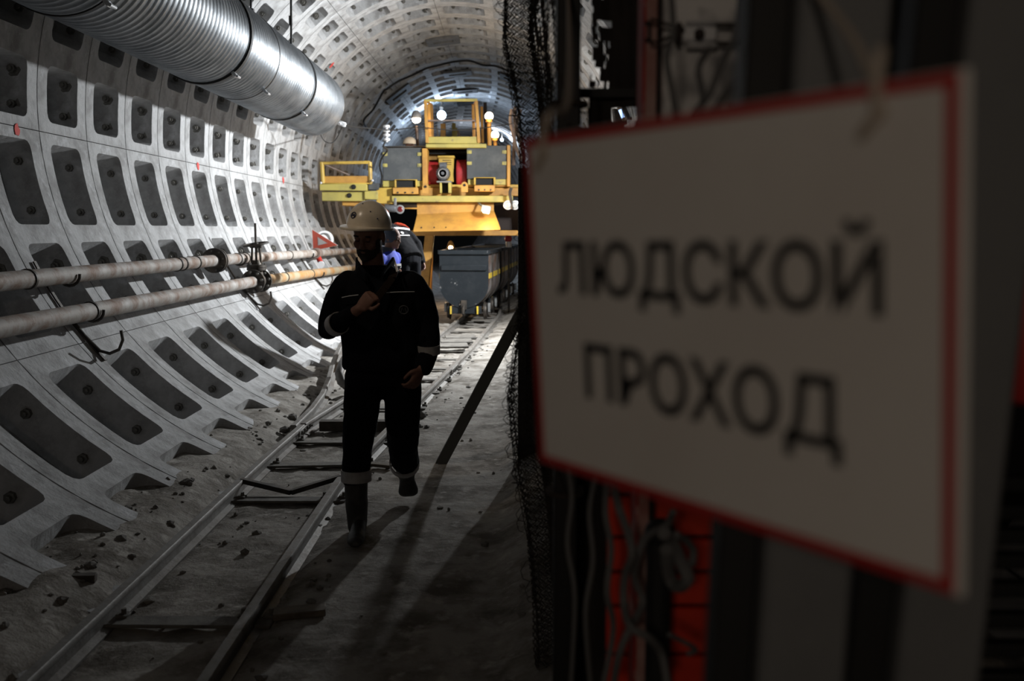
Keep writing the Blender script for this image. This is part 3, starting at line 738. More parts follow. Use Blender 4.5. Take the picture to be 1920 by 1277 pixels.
mo = at(830, 325, 17.2); mb = MB(); mb.lathe([(.0, -.02), (.028, -.02), (.03, .0), (.085, .005), (.098, .02), (.11, .03), (.11, .34), (.09, .36)], mo, (0, 1, 0), 28); mt = obj('motor', mb, M['motor'], mc)
for j in range(22):
    a = 2*PI*j/22; mb = MB(); d = Vector((math.cos(a), 0, math.sin(a))); mb.bar(mo + d*.115 + Vector((0, .04, 0)), mo + d*.115 + Vector((0, .33, 0)), .006, .022, tuple(d)); obj('cooling_fin', mb, M['motor'], mt)
mb = MB(); mb.lathe([(.066, -.004), (.075, -.01), (.084, -.004)], mo, (0, 1, 0), 28); obj('fan_ring', mb, M['steelgrey'], mt)
mb = MB(); mb.box(mo + Vector((.0, .15, .14)), (.13, .14, .07), None, .01); mb.box(mo + Vector((0, .15, .185)), (.14, .15, .02), None, .006); obj('terminal_box', mb, M['motor'], mt)
part('motor_base', 'steelgrey', (818, 339, 846, 342.5, 17.2, .4))
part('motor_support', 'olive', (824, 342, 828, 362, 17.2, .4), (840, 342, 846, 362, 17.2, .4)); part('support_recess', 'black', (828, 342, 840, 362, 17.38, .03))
part('top_beam', 'olive', (798, 269.5, 912, 277, 17.2, .3)); part('roof_plate', 'rubber', (716, 273.5, 953, 276, 17.5, 3.2))
# railed cage on top
part('cage_toe_board', 'olive', (799, 256, 899, 269, 17.2, .03))
part('cage_floor', 'olive', (799, 267, 899, 270, 17.23, 1.4))
for x, xt, Y in ((801, 797.5, 17.2), (807.5, 804, 17.9), (898, 893, 17.2), (889, 887, 18.5), (811, 809, 18.5)):
    mb = MB(); mb.bar(at(x, 268, Y), at(xt, 189 if Y < 17.5 else 195, Y), .055, .055, (0, 1, 0), .006); obj('cage_post', mb, M['amber'], mc)
mb = MB(); mb.bar(at(795, 188.5, 17.2), at(895, 187.5, 17.2), .045, .045, bev=.005); obj('cage_top_rail', mb, M['olive'], mc)
mb = MB(); mb.bar(at(799, 226, 17.22), at(896, 226, 17.22), .022, .022); obj('cage_mid_rail', mb, M['hose'], mc)
for a, b in (((797, 189), (808, 195)), ((893, 188), (889, 196)), ((799, 226), (810, 229)), ((896, 226), (889, 229))):
    mb = MB(); mb.bar(at(*a, 17.2), at(*b, 18.5), .03, .03); obj('cage_side_rail', mb, M['amber'], mc)
post(905, 268, 903, 200, 19.5, .03, 'amber'); post(911, 268, 909.5, 192, 20.5, .035, 'darkbrown')
for x, y0, y1, Y, m, r in ((831, 257, 232, 21, 'amber', .055), (851, 257, 231, 22, 'olive', .04), (855, 257, 240, 22, 'olive', .03), (822, 257, 236, 22, 'insul', .02), (862, 257, 243, 22, 'hose', .025)):
    mb = MB(); mb.bar(at(x, y0, Y), at(x - (4 if x in (822, 862) else 0), y1, Y), r*2, r*2, (0, 1, 0), .006); obj('rear_post', mb, M[m], mc)
# lamps on poles
def pole_lamp(px, py, base, Y, r, watts, nm='pole_lamp'):
    b, t = at(px + 1, base, Y), at(px, py + 8, Y); mb = MB(); mb.tube([b, t], .04, 10); mb.cyl(t, .06, .06); o = obj('lamp_pole', mb, M['amber'], mc)
    mb = MB(); c = at(px, py, Y); mb.sph(c, r, 16, 10); obj('bulb', mb, M['bulb'], o)
    light('pole_lamp_light', 'POINT', c + Vector((0, -r*1.3, 0)), watts, WARM, r*.5)
pole_lamp(917, 218, 273, 17.6, .075, 9); pole_lamp(928, 253, 273, 18.6, .075, 8)
b, t = at(783, 275, 17.7), at(781, 236, 17.7); mb = MB(); mb.tube([b, t], .028, 8); o = obj('lamp_pole', mb, M['darkbrown'], mc)
c = at(780.5, 222, 17.7); mb = MB(); mb.lathe([(.03, .14), (.06, .12), (.088, .06), (.092, .0)], c, (0, 0, 1), 18); obj('lamp_hood', mb, M['steelgrey'], o)
mb = MB(); mb.sph(c + Vector((0, 0, -.02)), (.078, .078, .065), 14, 8); obj('bulb', mb, M['bulb'], o)
light('hooded_lamp_light', 'POINT', c + Vector((0, -.12, -.1)), 6, WARM, .05)
# hood under the deck and the beams below it
hd = [at(782, 381, 17.35), at(926, 380, 17.35), at(926, 399, 17.3), at(782, 406, 17.3)]
mb = MB(); mb.prism(hd, (0, .05, 0)); obj('hood_back', mb, M['amber'], mc)
hd = [at(782, 405, 17.28), at(926, 398, 17.28), at(938, 431, 16.75), at(775, 434.5, 16.75)]
mb = MB(); mb.prism(hd, (0, .03, .03)); ho = obj('hood_apron', mb, M['amber'], mc)
for px in (790, 814, 836, 902, 930):
    mb = MB(); mb.cyl(at(px, 427, 16.84), .014, .03, (0, 1, .5), 6); obj('bolt', mb, M['iron'], ho)
part('lower_beam', 'amber', (770, 432, 1000, 442, 17.5, .3)); part('under_deck', 'darkbrown', (735, 380, 1000, 384, 17.45, 4.2))
part('rear_wall', 'darkbrown', (926, 384, 1000, 432, 18.2, .1))
def column(top, bot, Y, w, m='amber'):
    mb = MB(); mb.bar(at(*top, Y), at(*bot, Y), w, .22, (0, 1, 0), .01); return obj('leg', mb, M[m], mc)
column((806, 440), (790, 600), 17.6, .16, 'hose' if False else 'amber'); column((712, 380), (705, 598), 17.7, .16); column((985, 380), (1000, 600), 17.7, .16); column((806, 440), (803, 560), 21.2, .14)
# horn, signal lamp, headlamps, work lamp
mb = MB(); mb.lathe([(.05, -.12), (.062, -.1), (.062, .06), (.05, .08)], at(735, 391, 17.0), (1, -.25, -.1), 18); obj('air_horn', mb, M['motor'], mc)
part('lamp_bracket', 'steelgrey', (738, 371, 743.5, 389, 17.1, .03))
c = at(750, 392.5, 17.0); mb = MB(); mb.lathe([(.045, .12), (.07, .04), (.078, 0), (.06, -.004)], c, (0, 1, 0), 20); sl = obj('signal_lamp', mb, M['steelgrey'], mc)
mb = MB(); mb.sph(c + Vector((0, .01, 0)), (.058, .03, .058), 16, 8); obj('lens', mb, M['redglass'], sl)
part('conduit', 'amber', (757, 389.5, 783, 392, 17.2, .03))
for px, py in ((952.5, 384.5), (966, 384.5)):
    c = at(px, py, 17.0); mb = MB(); mb.lathe([(.03, .12), (.065, .06), (.082, 0), (.07, -.006)], c, (0, 1, 0), 20); h = obj('headlamp', mb, M['chrome'], mc)
    mb = MB(); mb.sph(c, (.066, .03, .066), 16, 8); obj('lens', mb, M['glass'], h)
c = at(912, 395, 16.9); mb = MB(); mb.box(c + Vector((-.01, .05, .03)), (.17, .05, .13), (0, .2, 0), .012); mb.bar(c + Vector((-.06, .05, .06)), at(897, 380, 17.3), .03, .02); wl = obj('work_lamp', mb, M['steelgrey'], mc)
mb = MB(); mb.box(c + Vector((0, .02, 0)), (.11, .012, .09), (0, .2, 0), .004); obj('lamp_face', mb, M['worklamp'], wl)
light('work_lamp_light', 'POINT', c + Vector((0, -.16, -.03)), 13, (1, .66, .34), .06)
cable('hanging_chain', [at(959, 352, 17.0), at(956, 362, 17.0), at(958, 375, 17.0), at(961, 392, 17.0)], .03, 'iron', 'dark chain hanging at the right end of the deck beam', 'chain')
# hoses at the right edge, behind the mesh
for i, (pts, l) in enumerate((([(960, 205), (957, 225), (962, 250), (968, 275), (978, 300)], 'brown hose curving down beside the right cabinet, leftmost of three'), ([(966, 200), (966, 230), (974, 262), (984, 300)], 'brown hose curving down beside the right cabinet, middle of three'), ([(976, 205), (966, 245), (964, 275), (963, 310)], 'brown hose curving down beside the right cabinet, crossing the other two'))):
    cable('hose', [at(x, y, 17.8 + .12*i) for x, y in pts], .035, 'hose', l, 'hose', group='hoses by the right cabinet')
# lit things behind the machine, low
light('under_machine', 'POINT', at(832, 446, 20.6), 55, WARM, .1)
mb = MB(); mb.lathe([(.02, .1), (.05, .06), (.09, -.06), (.08, -.07)], at(845, 461, 19.0), (0, 0, 1), 14); ul = solo('hand_lamp', mb, M['amber'], at(845, 461, 19.0), 'orange hand lamp glowing above the rim of the nearest mine cart', 'lamp')
mb = MB(); mb.sph(at(845, 465, 18.95), .05, 10, 6); obj('bulb', mb, M['worklamp'], ul)
# far lamps in the tunnel beyond
def far_lamp(px, py, Y, r, watts, col, m, label, nm='far_or_fill_lamp'):
    c = at(px, py, Y); l = thing(nm, c, label, 'lamp'); mb = MB(); mb.sph(c, r, 14, 8); obj('bulb', mb, M[m], l)
    mb = MB(); q = c + Vector((0, 0, r)); mb.lathe([(r*.4, 0), (r*.5, .1), (.02, .12), (.02, max(.2, ZC + math.sqrt(max(.1, R0**2 - (c.x - bend(Y) - XC)**2)) - q.z))], q, (0, 0, 1), 8); obj('lamp_holder', mb, M['iron'], l)
    light('far_lamp_light', 'POINT', c + Vector((0, -r*1.5, -r*.6)), watts, col, r*.5); return l
far_lamp(828, 216, 27, .12, 150, (.62, .78, 1), 'bluebulb', 'bright blue-white lamp hanging in the tunnel beyond the cage')
far_lamp(941, 262, 34, .05, 160, (.75, .85, 1), 'bluebulb', 'small blue-white lamp far down the tunnel right of the two pole lamps')

# ------------------------------------------------------------------ mine carts
def cart(y0, x_at, L, label, gap=0):
    hx = .082; hd_ = Vector((hx, 1, 0)).normalized(); sd = Vector((1, -hx, 0)).normalized()
    o = Vector((x_at, y0, 0)); c = thing('mine_cart', o + hd_*L/2, label, 'mine cart', 'train of mine carts')
    W2, top, zc = .43, 1.285, .71
    def prof(r):
        k = 16; return [(r, top)] + [(r*math.cos(t), zc + r*math.sin(t)) for t in [-PI*i/k for i in range(k+1)]] + [(-r, top)]
    P, Q = prof(W2), prof(W2 - .02)
    def W_(u, d, z): return o + sd*u + hd_*d + Vector((0, 0, z))
    mb = MB()
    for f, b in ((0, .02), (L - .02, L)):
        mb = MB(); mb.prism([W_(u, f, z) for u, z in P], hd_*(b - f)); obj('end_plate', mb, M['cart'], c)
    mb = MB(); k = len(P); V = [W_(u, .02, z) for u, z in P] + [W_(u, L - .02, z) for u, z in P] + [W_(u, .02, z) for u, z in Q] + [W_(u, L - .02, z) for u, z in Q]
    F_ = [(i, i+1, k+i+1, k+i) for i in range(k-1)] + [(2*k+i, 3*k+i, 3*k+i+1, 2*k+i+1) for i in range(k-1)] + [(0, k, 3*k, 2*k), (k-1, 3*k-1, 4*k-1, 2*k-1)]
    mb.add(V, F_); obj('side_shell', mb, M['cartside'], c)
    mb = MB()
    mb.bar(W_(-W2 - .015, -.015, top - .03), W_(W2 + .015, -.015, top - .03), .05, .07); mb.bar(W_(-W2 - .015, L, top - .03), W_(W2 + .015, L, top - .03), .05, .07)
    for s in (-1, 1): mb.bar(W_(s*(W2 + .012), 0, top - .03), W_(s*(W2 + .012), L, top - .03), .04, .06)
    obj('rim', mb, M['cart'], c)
    mb = MB(); mb.bar(W_(-W2 + .03, -.02, .985), W_(W2 - .03, -.02, .985), .03, .10, bev=.01); obj('stiffener', mb, M['cart'], c)
    for s in (-1, 1):
        mb = MB(); mb.bar(W_(s*(W2 + .004), .03, .84), W_(s*(W2 + .004), L - .03, .84), .012, .09); obj('yellow_stripe', mb, M['stripe'], c)
        for d in (.55, L - .55):
            mb = MB(); pr = [(W2 + .012, top - .05)] + [((W2 + .012)*math.cos(t), zc + (W2 + .012)*math.sin(t)) for t in [-PI*.45*i/6 for i in range(7)]]
            for a, b in zip(pr, pr[1:]): mb.bar(W_(s*a[0], d, a[1]), W_(s*b[0], d, b[1]), .02, .07, tuple(hd_))
            obj('side_rib', mb, M['iron'], c)
    mb = MB(); mb.box(W_(0, L/2, .255), (.34, L - .1, .08), (0, 0, -math.atan(hx)), .006)
    for d in (.05, L - .05): mb.box(W_(0, d, .245), (.60, .07, .13), (0, 0, -math.atan(hx)), .006)
    obj('underframe', mb, M['cart'], c)
    for s in (-1, 1):
        mb = MB(); mb.box(W_(s*.235, -.01, .245), (.03, .05, .14), None, .004); obj('corner_mark', mb, M['stripe'], c)
    for d in (.45, L - .45):
        mb = MB(); mb.tube([W_(-.36, d, .205), W_(.36, d, .205)], .028, 10); ax = obj('axle', mb, M['iron'], c)
        for s in (-1, 1):
            mb = MB(); mb.lathe([(.03, -.035), (.14, -.03), (.145, 0), (.165, .005), (.165, .022), (.05, .03)], W_(s*.325, d, .205), tuple(-sd*s), 24); obj('wheel', mb, M['iron'], ax)
            mb = MB(); mb.box(W_(s*.39, d, .26), (.05, .20, .16), None, .01); obj('axle_box', mb, M['steelgrey'], c)
    mb = MB(); mb.tube([W_(0, .0, .30), W_(0, -.07, .31), W_(0, -.12, .27), W_(0, -.12, .20), W_(0, -.07, .17)], .028, 8); mb.bar(W_(0, -.03, .42), W_(0, -.03, .26), .10, .05); obj('coupling_hook', mb, M['iron'], c)
    return c
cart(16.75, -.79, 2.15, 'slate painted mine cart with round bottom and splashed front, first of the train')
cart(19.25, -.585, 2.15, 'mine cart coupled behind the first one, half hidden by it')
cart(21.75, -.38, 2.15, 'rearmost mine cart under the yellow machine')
sl = thing('signal_light', at(953, 449, 19.0), 'small red signal lamp with white base behind the mine cart by the mesh', 'lamp')
mb = MB(); mb.sph(at(953, 447.5, 19.0), .075, 14, 8); obj('red_dome', mb, M['red'], sl)
mb = MB(); mb.lathe([(.05, -.08), (.06, -.02), (.06, .03)], at(954, 456, 19.0), (0, 0, 1), 12); obj('white_base', mb, M['insul'], sl)
mb = MB(); mb.bar(at(954, 459, 19), at(954, 600, 19), .04, .04); obj('stand', mb, M['iron'], sl)
# ------------------------------------------------------------------ people
def sweep(mb, pts, r, n=14, flat=1.0, side=(1, 0, 0)):
    """a limb: rounded ends, radius per point; flat scales the depth"""
    P = [Vector(p) for p in pts]; k = len(P); secs = []
    for i, p in enumerate(P):
        t = (P[min(i+1, k-1)] - P[max(i-1, 0)]).normalized(); u = Vector(side); u = u - t*u.dot(t)
        u = u.normalized() if u.length > .2 else t.orthogonal().normalized(); w = t.cross(u)
        secs.append((p, r[i], r[i]*flat, u, w))
    t0 = (P[0]-P[1]).normalized(); t1 = (P[-1]-P[-2]).normalized()
    a, b = secs[0], secs[-1]
    pre = [(a[0] + t0*r[0]*q, r[0]*s, r[0]*flat*s, a[3], a[4]) for q, s in ((.92, .35), (.6, .8))]
    suf = [(b[0] + t1*r[-1]*q, r[-1]*s, r[-1]*flat*s, b[3], b[4]) for q, s in ((.6, .8), (.92, .35))]
    mb.loft(pre + secs + suf, n); return mb
def trunk(mb, secs, n=24, yaw=0):
    u = Vector((math.cos(yaw), math.sin(yaw), 0)); w = Vector((-math.sin(yaw), math.cos(yaw), 0))
    mb.loft([(c, a, b, u, w) for c, a, b in secs], n); return mb
def head_shapes(mb, c, R, s=1.0):
    def e(p, r, n=16, m=10): mb.sph(c + R @ (Vector(p)*s), tuple(q*s for q in r), n, m, R=R)
    e((0, 0, .045), (.076, .094, .088), 24, 14); e((0, -.034, -.042), (.056, .062, .066), 20, 12); e((0, -.072, -.088), (.026, .024, .022))
    e((0, -.100, -.018), (.015, .022, .016)); e((0, -.093, .008), (.010, .016, .028)); e((0, -.080, .034), (.056, .020, .012))
    for x in (-1, 1):
        e((x*.038, -.066, -.018), (.024, .026, .026)); e((x*.078, .012, 0), (.010, .022, .032)); e((x*.011, -.096, -.022), (.009, .012, .008))
    e((0, -.090, -.050), (.024, .013, .006)); e((0, -.088, -.060), (.021, .013, .007))
def eyes(par, c, R, s=1.0):
    for x in (-1, 1):
        mb = MB(); mb.sph(c + R @ (Vector((x*.030, -.082, .014))*s), .0125*s, 12, 8); obj('eyelid', mb, M['skin'], par)
        mb = MB(); mb.sph(c + R @ (Vector((x*.030, -.0915, .006))*s), (.013*s, .005*s, .0025*s), 10, 6, R=R); obj('eyelash', mb, M['beard'], par)
        mb = MB(); mb.sph(c + R @ (Vector((x*.031, -.092, .034))*s), (.019*s, .008*s, .005*s), 10, 6, R=R); obj('eyebrow', mb, M['beard'], par)
def helmet(par, c, R, m='helmet', a=.118, b=.142, h=.128, emblem=False):
    n, k = 40, 9; V = []; Fc = []
    def ringpt(j, e, sc=1.0, dz=0):
        az = 2*PI*j/n
        rid = 1 + .028*max(0, math.sin(e))*max(0, 1 - abs(math.cos(az))/.22)*math.cos(e)
        return Vector((a*sc*math.cos(e)*math.cos(az), b*sc*math.cos(e)*math.sin(az), h*sc*math.sin(e)*rid + dz))
    def brim(j, z, ex):
        az = 2*PI*j/n; f = max(0, -math.sin(az)); w = .012 + .045*f**3 + ex
        return Vector(((a + w)*math.cos(az), (b + w)*math.sin(az), z - .014*f**2))
    rows = [[brim(j, -.012, 0) for j in range(n)], [brim(j, -.006, .002) for j in range(n)], [brim(j, .0, 0) for j in range(n)]]
    rows += [[ringpt(j, PI/2*(i/k)**.9) for j in range(n)] for i in range(k)]
    inn = [[ringpt(j, PI/2*(i/k), .955) for j in range(n)] for i in range(k-1, -1, -1)] + [[ringpt(j, 0, .955, -.012) for j in range(n)]]
    mb = MB(); allr = rows; Vv = [c + R @ p for r in allr for p in r]; top = len(Vv); Vv.append(c + R @ Vector((0, 0, h)))
    q = len(allr); ff = [(i*n+j, i*n+(j+1) % n, (i+1)*n+(j+1) % n, (i+1)*n+j) for i in range(q-1) for j in range(n)] + [((q-1)*n+j, (q-1)*n+(j+1) % n, top) for j in range(n)]
    o0 = len(Vv); Vv += [c + R @ p for r in inn for p in r]; ti = len(Vv); Vv.append(c + R @ Vector((0, 0, h*.955))); q2 = len(inn)
    ff += [(o0 + i*n+j, o0 + i*n+(j+1) % n, o0 + (i+1)*n+(j+1) % n, o0 + (i+1)*n+j) for i in range(q2-1) for j in range(n)] + [(o0 + j, ti, o0 + (j+1) % n) for j in range(n)]
    ff += [(o0 + (q2-1)*n + j, o0 + (q2-1)*n + (j+1) % n, (j+1) % n, j) for j in range(n)]
    mb.add(Vv, ff); hm = obj('hard_hat', mb, M[m], par, smooth=math.radians(50))
    if emblem:
        def surf(az, e, off=.002):
            p = Vector((a*math.cos(e)*math.cos(az), b*math.cos(e)*math.sin(az), h*math.sin(e))); nn = Vector((p.x/a**2, p.y/b**2, p.z/h**2)).normalized(); return p + nn*off, nn
        p, nn = surf(-PI/2 - .12, .40); u = nn.cross(Vector((0, 0, 1))).normalized()*-1; w = u.cross(nn)*-1
        if w.z < 0: w = -w
        if u.x < 0: u = -u
        mb = MB(); mb.tube([c + R @ (p + u*.0165*math.cos(t) + w*.0165*math.sin(t)) for t in [2*PI*i/20 for i in range(20)]], .0022, 6, closed=True); obj('emblem_ring', mb, M['logo'], hm)
        mb = MB(); pts = [(-.009, -.009), (-.006, .009), (0, -.004), (.006, .009), (.009, -.009)]; mb.tube([c + R @ (p + u*x + w*z) for x, z in pts], .0024, 6); obj('emblem_letter', mb, M['logo'], hm)
        mb = MB(); 
        for az, e in ((-PI/2 + .05, 1.0), (-PI/2 + .75, .62), (-PI/2 + 1.1, .35)):
            p, nn = surf(az, e, .0); mb.sph(c + R @ p, .004, 8, 5)
        obj('rivets', mb, M['logo'], hm)['kind'] = 'stuff'
    return hm
def hand(mb, wrist, d, palm_n, thumb_side, curl=.5, s=1.0):
    """palm and five fingers grown from the wrist along d; palm_n is the way the palm faces"""
    d = Vector(d).normalized(); pn = Vector(palm_n); pn = (pn - d*pn.dot(d)).normalized(); sd = d.cross(pn)*thumb_side; wr = Vector(wrist)
    mb.loft([(wr + d*q*s, a*s, b*s, sd, pn) for q, a, b in ((-.02, .026, .021), (.0, .028, .020), (.03, .038, .019), (.07, .043, .017), (.092, .041, .014))], 12)
    for i, (off, L) in enumerate(((.031, .068), (.011, .078), (-.010, .072), (-.030, .056))):
        p = wr + d*.082*s + sd*off*s; pts = [p - d*.02*s]; ang = 0; q = p
        for f in (.45, .32, .23):
            pts.append(q.copy()); ang += curl*(.9 if f > .4 else 1.0); q = q + (d*math.cos(ang) + pn*math.sin(ang))*L*f*s
        pts.append(q); sweep(mb, pts, [.0105*s, .0105*s, .0098*s, .0088*s, .0078*s], 8)
    t0 = wr + d*.022*s + sd*.030*s; t1 = t0 + (d*.55 + sd*.62 + pn*.25)*.036*s; t2 = t1 + (d*.85 + sd*.12 + pn*.4)*.032*s; t3 = t2 + (d*.9 - sd*.15 + pn*.5)*.022*s
    sweep(mb, [t0, t1, t2, t3], [.015*s, .0125*s, .0105*s, .0085*s], 8); return mb
def boot(mb, ankle, heel, toe, up=(0, 0, 1), k=1.0):
    a, h, t = Vector(ankle), Vector(heel), Vector(toe); f = (t - h).normalized(); u = Vector(up); u = (u - f*u.dot(f)).normalized(); sd = f.cross(u)
    L = (t-h).length
    mb.loft([(h + f*L*q + u*z*k, w_*k, hh*k, sd, u) for q, w_, hh, z in ((-.02, .018, .02, .03), (.04, .034, .036, .036), (.25, .036, .042, .042), (.5, .040, .038, .038), (.75, .048, .030, .030), (.92, .042, .025, .025), (1.0, .024, .016, .02))], 16)
    return mb

# --- the man walking towards the camera
H = lambda x, y, Y: at(x, y, Y)
foot_p = gnd(668, 1024, 0)
man = thing('person', (foot_p.x, 5.2, 0), 'man in dark navy workwear and cream hard hat walking beside the rail, head down', 'person')
hc = H(692, 445, 5.19); HR = Euler((.30, .06, -.24)).to_matrix()
body = MB()
head_shapes(body, hc, HR, 1.0)
sweep(body, [H(705, 545, 5.3), H(700, 500, 5.27), H(697, 470, 5.24), hc + HR @ Vector((0, .02, .0))], [.085, .062, .058, .06])
trunk(body, [(H(706, 520, 5.3), .10, .06), (H(711, 560, 5.3), .17, .09), (H(714, 640, 5.3), .165, .095), (H(716, 690, 5.3), .165, .10)])
sweep(body, [H(655, 540, 5.3), H(634, 566, 5.32), H(623, 592, 5.33), H(617, 617, 5.30), H(636, 606, 5.18), H(660, 589, 5.08), H(672, 580, 5.06)], [.05, .046, .042, .034, .034, .030, .028])
sweep(body, [H(766, 540, 5.3), H(786, 566, 5.32), H(800, 600, 5.32), H(805, 640, 5.30), H(794, 690, 5.22)], [.05, .046, .044, .038, .030])
hand(body, H(674, 579, 5.06), Vector((.55, -.05, .62)), (.25, .75, -.3), -1, .95)
hand(body, H(790, 692, 5.21), Vector((-.42, -.25, -.85)), (-.6, .55, .2), -1, .55)
sweep(body, [H(683, 690, 5.3), H(675, 800, 5.22), H(669, 890, 5.14), H(669, 985, 5.15)], [.085, .062, .048, .042])
sweep(body, [H(752, 690, 5.32), H(754, 800, 5.30), H(758, 862, 5.6), H(762, 886, 5.72)], [.085, .062, .048, .042])
put('body', remesh(body, .0058, 4, 'body'), M['skin'], man)
eyes(man, hc, HR)
# short dark beard and hair
bm_ = MB()
def he(mb, p, r): mb.sph(hc + HR @ Vector(p), r, 16, 10, R=HR)
he(bm_, (0, -.040, -.062), (.0575, .062, .052)); he(bm_, (0, -.074, -.088), (.030, .026, .026)); he(bm_, (0, -.092, -.042), (.030, .011, .006))
for x in (-1, 1): he(bm_, (x*.058, -.018, -.035), (.012, .028, .045))
put('beard', remesh(bm_, .005, 2, 'beard', .002, 90), M['beard'], man)
bm_ = MB(); he(bm_, (0, .022, .045), (.0785, .084, .075)); he(bm_, (0, .05, .0), (.066, .05, .055))
put('hair', remesh(bm_, .006, 2, 'hair', .002, 90), M['beard'], man)
helmet(man, H(692, 424, 5.2), Euler((-.02, .10, -.50)).to_matrix(), emblem=True, a=.112, b=.136, h=.138)
# jacket: trunk, sleeves, collar
jk = MB()
trunk(jk, [(H(702, 497, 5.27), .09, .075), (H(704, 508, 5.28), .115, .09), (H(707, 520, 5.3), .165, .11), (H(710, 540, 5.3), .21, .13), (H(711, 570, 5.3), .222, .14), (H(712, 610, 5.3), .215, .137), (H(714, 650, 5.3), .215, .137), (H(717, 684, 5.3), .222, .142), (H(717, 693, 5.3), .216, .138)])
sweep(jk, [H(653, 536, 5.3), H(634, 562, 5.32), H(622, 592, 5.34), H(615, 619, 5.32), H(634, 607, 5.18), H(660, 589, 5.08)], [.085, .080, .070, .056, .052, .042])
sweep(jk, [H(769, 534, 5.3), H(788, 560, 5.32), H(803, 600, 5.33), H(806, 640, 5.31), H(802, 670, 5.27), H(796, 690, 5.23)], [.085, .078, .068, .060, .056, .047])
put('jacket', remesh(jk, .009, 5, 'jacket', .010, 8), M['cloth'], man)
cl = MB(); 
for i in range(2):
    sgn = (-1, 1)[i]; pts = [H(702 + sgn*30, 506, 5.30), H(702 + sgn*29, 488, 5.27), H(702 + sgn*22, 498, 5.17), H(702 + sgn*9, 518, 5.13)]
    cl.prism([H(703 + sgn*33, 512, 5.33), H(703 + sgn*32, 482, 5.31), H(702 + sgn*31, 487, 5.20), H(702 + sgn*14, 512, 5.12), H(702 + sgn*12, 528, 5.13)], (sgn*.012, 0, 0))
o = obj('collar', cl, M['cloth'], man)
mb = MB(); mb.prism([H(737, 484, 5.2), H(739.5, 484, 5.2), H(747, 508, 5.16), H(743, 510, 5.16)], (0, .012, 0)); o = obj('collar_lining', mb, M['reflect'], man); o['label'] = 'pale inner edge of the open collar'
def jfront(x, y): return H(x, y, 5.145)
mb = MB(); mb.tube([H(641, 558, 5.19), H(655, 555, 5.16), H(672, 553, 5.145)], .0026, 6); mb.tube([H(718, 549, 5.145), H(748, 547.5, 5.15), H(777, 547, 5.19)], .0026, 6); obj('chest_piping', mb, M['piping'], man)
mb = MB(); c = H(757, 581, 5.145); mb.tube([c + Vector((.024*math.cos(t), 0, .022*math.sin(t))) for t in [2*PI*i/18 for i in range(18)]], .003, 6, closed=True); mb.tube([c + Vector((x, 0, z)) for x, z in ((-.014, -.012), (-.008, .012), (0, -.006), (.008, .012), (.014, -.012))], .003, 6); obj('chest_emblem', mb, M['dimlogo'], man)
def cuff(c, d, r, w, m, nm='reflective_band', fl=1.0, n=20):
    d = Vector(d).normalized(); mb = MB(); mb.lathe([(r - .006, -w/2), (r, -w/2), (r, w/2), (r - .006, w/2)], c, tuple(d), n); mb.f = mb.f[:-2]; mb.mi = mb.mi[:-2]; obj(nm, mb, M[m], man)
cuff(H(632, 608, 5.19), (H(660, 589, 5.08) - H(615, 619, 5.32)), .063, .055, 'reflect'); cuff(H(803, 655, 5.29), (0, .1, -1), .066, .05, 'reflect')
# bag strap across the chest, held in the hand
mb = MB(); sp = [H(745, 500, 5.36), H(741, 506, 5.25), H(736, 520, 5.155), H(722, 540, 5.135), H(706, 560, 5.10), H(692, 573, 5.06)]
for a, b in zip(sp, sp[1:]): mb.bar(a, b, .04, .008, (0, 1, .2), .002)
obj('bag_strap', mb, M['strapbrown'], man)
# trousers with reflective hems, rubber boots
tr = MB()
trunk(tr, [(H(716, 670, 5.3), .185, .115), (H(717, 700, 5.3), .205, .125), (H(717, 722, 5.3), .20, .12)])
sweep(tr, [H(684, 705, 5.3), H(680, 740, 5.28), H(675, 800, 5.21), H(670, 850, 5.16), H(667, 893, 5.13)], [.112, .106, .092, .083, .076])
sweep(tr, [H(753, 705, 5.31), H(755, 750, 5.3), H(755, 800, 5.29), H(757, 838, 5.45), H(759, 866, 5.62)], [.112, .105, .096, .088, .082])
put('trousers', remesh(tr, .009, 4, 'trousers', .010, 8), M['cloth'], man)
cuff(H(668, 891, 5.132), (0, .03, 1), .083, .062, 'reflect'); cuff(H(758.5, 868, 5.63), H(757, 838, 5.45) - H(759, 866, 5.62), .090, .05, 'reflect')
bt = MB(); an = H(670, 990, 5.14)
sweep(bt, [H(668, 895, 5.13), H(668.5, 940, 5.135), an], [.066, .062, .052]); boot(bt, an, Vector((an.x + .012, 5.22, .0)), gnd(664, 1030, 0) + Vector((0, .01, .0)))
put('boot', remesh(bt, .008, 3, 'boot', .003, 16), M['boot'], man)
bt = MB(); an = H(762, 888, 5.72); tip = gnd(766, 944, .0)
sweep(bt, [H(758, 860, 5.60), an], [.070, .056]); boot(bt, an, an + Vector((.0, .06, -.015)), Vector((tip.x, 5.74, .022)), (0, -1, .2), 1.3)
put('boot', remesh(bt, .008, 3, 'boot', .003, 16), M['boot'], man)

